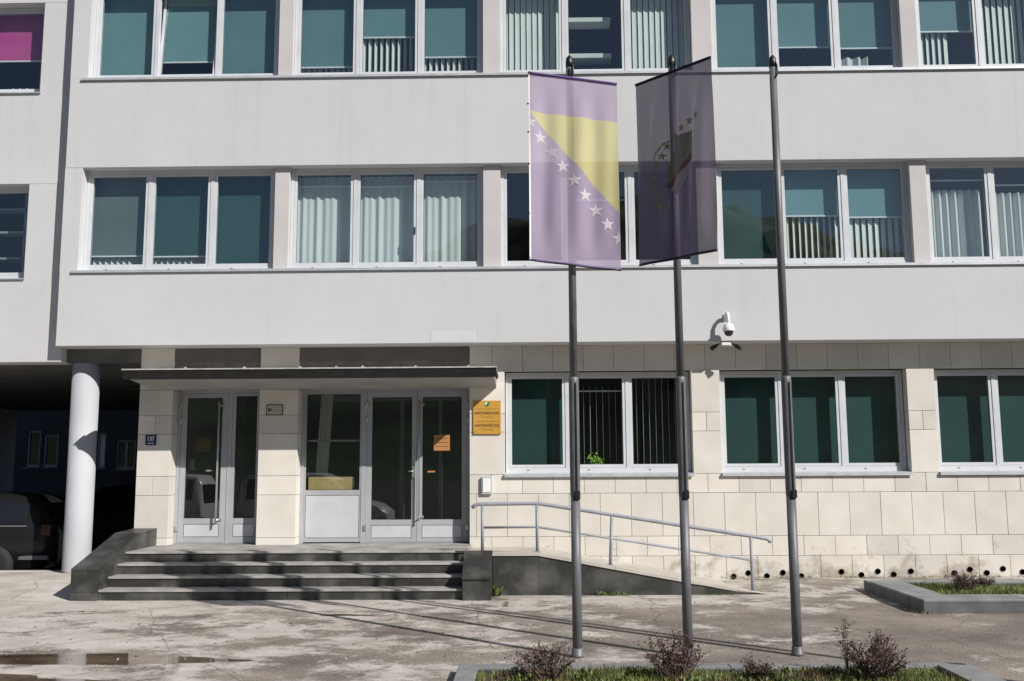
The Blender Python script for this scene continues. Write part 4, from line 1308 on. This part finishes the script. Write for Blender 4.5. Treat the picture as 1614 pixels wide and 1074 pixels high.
def shrub(x, y, z, w, h, label, nst=26, dense=1.0, green=False):
    root = thing('barberry_shrub', (x, y, z), label, 'shrub', 'dark red shrubs in the planters')
    st, lf = MB(), MB()
    for i in range(nst):
        a = random.uniform(0, 6.28)
        rr = random.uniform(.15, 1.0)
        top = Vector((x + math.cos(a) * w * .5 * rr, y + math.sin(a) * w * .5 * rr, z + h * random.uniform(.55, 1.0) * (1.05 - .35 * rr * rr)))
        b0 = Vector((x + math.cos(a) * w * .12 * rr, y + math.sin(a) * w * .12 * rr, z - .02))
        mid = b0.lerp(top, .5) + Vector((random.gauss(0, .02), random.gauss(0, .02), .03))
        st.tube([b0, mid, top], [.006, .0042, .0018], 4, smooth=False)
        tw = [(mid, top)]
        for k in range(4):
            s_ = b0.lerp(top, random.uniform(.35, .9))
            e = s_ + Vector((random.gauss(0, .055), random.gauss(0, .055), random.uniform(.0, .09)))
            st.tube([s_, e], [.003, .0012], 3, smooth=False)
            tw.append((s_, e))
        for s_, e in tw:
            for k in range(int((12 if e is top else 8) * dense)):
                c = s_.lerp(e, random.uniform(.05, 1.05)) + Vector((random.gauss(0, .012), random.gauss(0, .012), random.gauss(0, .012)))
                d = Vector((random.uniform(-1, 1), random.uniform(-1, 1), random.uniform(-.2, 1))).normalized() * random.uniform(.010, .019)
                q = d.orthogonal().normalized() * d.length * .5
                lf.quad(c - d * .3, c + q + d * .3, c + d, c - q + d * .3)
    put('stems', st, M['twig'], root)
    put('leaves', lf, M['redleaf'], root, fix=False)
shrub(.12, -6.75, .05, .62, .30, 'low twiggy reddish shrub in front of the left flagpole foot', 26, .9)
shrub(1.17, -6.85, .05, .60, .40, 'dark red rounded shrub between the left and middle flagpoles', 34, 1.1)
shrub(2.80, -6.85, .05, .62, .40, 'biggest dark red shrub, in front right of the bare flagpole', 40, 1.2)
shrub(1.85, -6.75, .05, .36, .14, 'small sparse brown shrub between the middle pole and the biggest shrub', 16, .7)
shrub(2.62, -6.7, .05, .10, .56, 'single tall thin twig rising behind the biggest shrub', 4, .7)
shrub(5.75, -1.75, .10, .52, .26, 'dark red shrub growing in the grass of the raised planter by the wall', 30, 1.1)
shrub(6.3, -1.2, .10, .30, .14, 'tiny brown shrub at the right edge of the raised planter', 12, .8)

# weeds in cracks
def weeds(spots, n):
    mb = MB()
    for (x, y, z, sp, h) in spots:
        for k in range(n):
            px_, py_ = x + random.gauss(0, sp), y + random.gauss(0, .025)
            hh = h * random.uniform(.3, 1)
            a = random.uniform(0, 6.28)
            d = Vector((math.cos(a), math.sin(a), 0)) * hh * .5
            q = Vector((-math.sin(a), math.cos(a), 0)) * hh * .18
            p = Vector((px_, py_, z))
            mb.quad(p, p + d * .5 + q + Vector((0, 0, hh * .6)), p + d + Vector((0, 0, hh)), p + d * .5 - q + Vector((0, 0, hh * .6)))
    return mb
tag(put('weeds', weeds([(-.47, -1.30, 0, .03, .16), (1.05, -1.26, 0, .10, .07), (1.2, -1.27, 0, .15, .05), (2.6, -1.27, 0, .12, .04), (3.4, -1.1, .02, .1, .03)], 60), M['weed'], fix=False), 'small green weeds growing along the foot of the granite ramp', 'weeds', kind='stuff')
tag(put('moss', weeds([(3.0 + i * .17, .37, .045, .08, .035) for i in range(32)], 22), M['weed'], fix=False), 'thin line of moss and weeds along the foot of the stone wall', 'weeds', kind='stuff')
tag(put('weeds', weeds([(-.33, -1.95 - .06 * i, 0, .02, .025) for i in range(7)] + [(3.1, -1.9, .0, .25, .02), (4.75, -3.02, 0, .12, .05)], 26), M['weed'], fix=False), 'weeds in the pavement crack near the ramp block', 'weeds', kind='stuff')

# ================================================================ PUDDLES
def water_mat():
    mt = bpy.data.materials.new("still_water")
    mt.use_nodes = True
    t = mt.node_tree
    t.nodes.clear()
    o = nd(t, "OutputMaterial"); mx = nd(t, "MixShader")
    tr = nd(t, "BsdfTransparent"); tr.inputs[0].default_value = (.60, .55, .49, 1)
    gl = nd(t, "BsdfGlossy"); gl.inputs["Roughness"].default_value = .02
    t.links.new(schlick(t, .02), mx.inputs[0]); t.links.new(tr.outputs[0], mx.inputs[1]); t.links.new(gl.outputs[0], mx.inputs[2]); t.links.new(mx.outputs[0], o.inputs[0])
    return mt
M['water'] = water_mat()
def puddle(cx, cy, rx, ry, seed, label):
    rnd = random.Random(seed)
    ph = [rnd.uniform(0, 6.28) for _ in range(5)]
    pts = []
    for k in range(72):
        a = 2 * math.pi * k / 72
        r = 1 + .16 * math.sin(2 * a + ph[0]) + .12 * math.sin(3 * a + ph[1]) + .07 * math.sin(5 * a + ph[2]) + .05 * math.sin(9 * a + ph[3]) + .03 * math.sin(15 * a + ph[4])
        pts.append((cx + rx * r * math.cos(a), cy + ry * r * math.sin(a), .004))
    tag(put('puddle', MB().poly(pts), M['water']), label, kind='structure')
puddle(-4.75, -5.66, 1.70, .30, 3, 'shallow dark puddle at the lower left mirroring the column')
puddle(-4.9, -6.7, 1.5, .40, 11, 'thin film of water at the lower left corner in front of the darker puddle')
puddle(-2.28, -4.62, .22, .055, 5, 'small dark puddle in front of the steps')
puddle(-2.28, -2.97, .32, .08, 9, 'small puddle close to the foot of the steps')

# ================================================================ VEHICLES
def ring_pts(s):
    x, zb, zs, zr, wb, ws, wr = s
    half = [(wb * .86, zb), (wb, zb + .06), (ws, zb + (zs - zb) * .55), (ws, zs - .02), (ws - .025, zs + .02), (wr + .02, zr - .09), (wr * .90, zr - .02), (wr * .5, zr)]
    return [Vector((x, -a, z)) for a, z in half] + [Vector((x, a, z)) for a, z in half[::-1]]
def vehicle(name, origin, rot, stations, label, cat, paint, wheels, rw, glass_spans, ends, group=None):
    """body loft + side windows + end windows + wheels"""
    T = Matrix.Translation(origin) @ Matrix.Rotation(rot, 4, 'Z')
    root = thing(name, origin, label, cat, group)
    mb = MB()
    rings = [[mb.bm.verts.new(T @ p) for p in ring_pts(s)] for s in stations]
    n = len(rings[0])
    for i in range(len(rings) - 1):
        for k in range(n):
            f = mb.bm.faces.new((rings[i][k], rings[i][(k + 1) % n], rings[i + 1][(k + 1) % n], rings[i + 1][k]))
            f.smooth = True
    mb.bm.faces.new(rings[0]); mb.bm.faces.new(rings[-1][::-1])
    put('body', mb, paint, root)
    def lerp_st(x):
        for a, b in zip(stations[:-1], stations[1:]):
            if a[0] <= x <= b[0]:
                t = (x - a[0]) / (b[0] - a[0])
                return tuple(a[i] + (b[i] - a[i]) * t for i in range(7))
        return stations[-1]
    for (xa, xb) in glass_spans:
        for sgn in (-1, 1):
            g = MB()
            m_ = 6
            col = []
            for i in range(m_ + 1):
                s = lerp_st(xa + (xb - xa) * i / m_)
                r_ = ring_pts(s)
                lo, hi = (r_[4], r_[5]) if sgn < 0 else (r_[11], r_[10])
                o_ = Vector((0, sgn * .006, 0))
                col.append((lo.lerp(hi, .06) + o_, lo.lerp(hi, .95) + o_))
            for i in range(m_):
                g.quad(T @ col[i][0], T @ col[i + 1][0], T @ col[i + 1][1], T @ col[i][1])
            put('side_window', g, M['carglass'], root)
    for (i0, i1, off) in ends:               # windscreen / rear window between two stations
        a, b = ring_pts(stations[i0]), ring_pts(stations[i1])
        o_ = Vector(off)
        pa, pb = a[5 if stations[i0][3] - stations[i0][2] > .2 else 6], b[5 if stations[i1][3] - stations[i1][2] > .2 else 6]
        q = [Vector((pa.x, pa.y * .93, stations[i0][3] - .02)), Vector((pb.x, pb.y * .93, stations[i1][3] - .02)), Vector((pb.x, -pb.y * .93, stations[i1][3] - .02)), Vector((pa.x, -pa.y * .93, stations[i0][3] - .02))]
        put('windscreen', MB().quad(*[T @ (v + o_) for v in q]), M['carglass'], root)
    ws_ = max(s[5] for s in stations)
    for xw in wheels:
        for sgn in (-1, 1):
            yc = sgn * (ws_ - .06)
            w = MB(); c = T @ Vector((xw, yc, rw))
            q = Matrix.Rotation(rot, 3, 'Z')
            tmp = MB().lathe((0, 0, 0), [(rw * .66, -.11), (rw * .95, -.11), (rw, -.08), (rw, .08), (rw * .95, .11), (rw * .66, .11)], 28, 'Y')
            for v in tmp.bm.verts: v.co = c + q @ v.co
            wo_ = put('wheel', tmp, M['tyre'], root)
            tmp = MB().lathe((0, 0, 0), [(rw * .68, -.10), (rw * .68, .10)], 28, 'Y')
            tmp.lathe((0, sgn * .02, 0), [(rw * .16, 0), (rw * .16, sgn * .08)], 12, 'Y')
            for k in range(5):
                a = 2 * math.pi * k / 5 + .3
                ca, sa = math.cos(a), math.sin(a)
                tmp.prism([(ca * .05 - sa * .035, sgn * .075, sa * .05 + ca * .035), (ca * .05 + sa * .035, sgn * .075, sa * .05 - ca * .035), (ca * rw * .66 + sa * .03, sgn * .098, sa * rw * .66 - ca * .03), (ca * rw * .66 - sa * .03, sgn * .098, sa * rw * .66 + ca * .03)], (0, -sgn * .02, 0))
            for v in tmp.bm.verts: v.co = c + q @ v.co
            put('rim', tmp, M['rim'], wo_)
    return root, T
# x = along the car, front at +x
HATCH = [(-2.02, .42, .80, .84, .62, .70, .60), (-1.96, .30, .86, .98, .74, .80, .66), (-1.75, .22, .95, 1.32, .80, .86, .62), (-1.45, .20, .96, 1.46, .82, .87, .64), (-.6, .20, .94, 1.51, .83, .88, .65), (.25, .20, .92, 1.47, .83, .88, .64), (.62, .20, .91, 1.32, .83, .88, .63), (1.15, .20, .90, .98, .83, .87, .70), (1.7, .22, .80, .88, .80, .85, .66), (2.02, .30, .66, .72, .70, .76, .56)]
# front to the left: rotate by pi, its tail shows beside the column
CAR, CT = vehicle('parked_car', (-10.08, 2.10, -.12), math.pi, HATCH, 'black hatchback with alloy wheels parked in the mouth of the passage, tail to the column', 'car', M['carblack'], (-1.10, 1.36), .325, [(-1.58, -.72), (-.62, .32)], [(6, 7, (.01, 0, .012)), (1, 2, (-.012, 0, .008))])
def on_car(name, x0, x1, y0, y1, z0, z1, mat, b=.004):
    mb = MB().box(x0, x1, y0, y1, z0, z1, b)
    for v in mb.bm.verts: v.co = CT @ v.co
    return put(name, mb, mat, CAR)
for sgn in (1,):
    on_car('door_handle', -.62, -.44, .865, .885, .80, .825, M['chrome'])
    on_car('sill_trim', -.72, 1.0, .845, .862, .235, .315, M['sill'])
    on_car('rear_bumper_trim', -2.0, -1.50, .79, .845, .40, .47, M['pole'])
    on_car('door_gap', -.705, -.697, .845, .8875, .36, .92, M['gasket'], 0)
    on_car('window_trim', -1.62, .40, .845, .870, .952, .968, M['chrome'])
    on_car('tail_lamp', -2.02, -1.86, .70, .835, .80, .98, M['redlamp'])
    on_car('number_plate', -2.045, -2.03, -.26, .26, .50, .61, M['white_plastic'])
vehicle('parked_car', (-10.2, 9.4, -.12), R(-80), HATCH, 'dark blue car parked deep in the shade of the passage', 'car', M['carblue'], (-1.27, 1.30), .315, [(-1.62, -.72), (-.62, .32)], [(6, 7, (.01, 0, .012)), (1, 2, (-.012, 0, .008))])
VAN = [(-2.10, .40, .92, .98, .70, .76, .66), (-2.06, .28, 1.00, 1.50, .76, .82, .66), (-1.9, .22, 1.02, 1.74, .80, .86, .68), (-1.0, .20, 1.02, 1.80, .82, .87, .69), (.2, .20, 1.02, 1.78, .82, .87, .68), (.62, .20, 1.00, 1.60, .82, .87, .66), (1.18, .20, .98, 1.06, .82, .86, .70), (1.75, .22, .86, .94, .80, .84, .64), (2.05, .30, .66, .74, .70, .76, .56)]
for (x, lb) in ((-11.2, 'white compact van parked at the kerb, its tail mirrored in the left doorway glass'), (-6.0, 'white compact van parked ahead of the other one at the kerb opposite the entrance')):
    vehicle('parked_van', (x, -11.2, -.16), math.pi if x < -9 else R(0), VAN, lb, 'van', M['vanwhite'], (-1.35, 1.32), .32, [(-1.85, -.95), (-.85, -.1), (0.0, .55)], [(5, 6, (.01, 0, .012)), (0, 1, (-.012, 0, .004))], 'white vans parked along the kerb')

# unseen mast added outside the right edge to cast one more shadow line
MAST = thing('shadow_mast', (6.54, -8.90, 0), 'tall slim grey mast added out of view right of the flagpoles for its shadow line', 'mast')
put('post', MB().lathe((6.54, -8.90, 0), [(.06, 0), (.06, 1.2), (.045, 1.25), (.036, 8.6)], 14), M['pole'], MAST)

# grit, crumbs of concrete and dead leaves lying on the pavement
gm_, lm_ = MB(), MB()
for k in range(2600):
    x, y = random.uniform(-8.5, 9), random.uniform(-6.2, .3)
    if y > -1.9 and x < 3.4: y = random.uniform(-6.2, -1.8)
    r_ = random.uniform(.004, .013) * (1.6 if random.random() < .06 else 1)
    z = hg(x, y)
    a = random.uniform(0, 6.28)
    c = [Vector((x + r_ * math.cos(a + q) * random.uniform(.7, 1.2), y + r_ * math.sin(a + q) * random.uniform(.7, 1.2), z)) for q in (0, 1.6, 3.1, 4.7)]
    if k % 7:
        t_ = gm_.bm.verts.new((x, y, z + r_ * .8))
        vv = [gm_.bm.verts.new(p) for p in c]
        for q in range(4): gm_.bm.faces.new((vv[q], vv[(q + 1) % 4], t_))
    else:
        lm_.quad(*[p * 1.0 + Vector((0, 0, .004 + random.uniform(0, .008))) + (p - Vector((x, y, z))) * .6 for p in c])
tag(put('grit', gm_, M['grit'], fix=False), 'crumbs of stone and grit scattered over the pavement', 'grit', kind='stuff')
tag(put('leaf_litter', lm_, M['deadleaf'], fix=False), 'small dead leaves scattered over the pavement', 'leaves', kind='stuff')

dry = blades(fx0 + .17, fx1 - .29, -8.2, fy1 - .16, .05, 5000, .07, lambda x, y: 1.05 - clump(x, y))
tag(put('dry_grass', dry, M['deadleaf'], fix=False), 'dry brown grass and stalks between the green tufts of the foreground bed', 'grass', kind='stuff')
bl = weeds([(random.uniform(fx0 + .3, fx1 - .5), random.uniform(-7.3, fy1 - .22), .05, .05, random.uniform(.04, .10)) for k in range(46)], 34)
tag(put('weeds', bl, M['weed'], fix=False), 'broad leaved weeds in clumps among the grass of the foreground bed', 'weeds', kind='stuff')
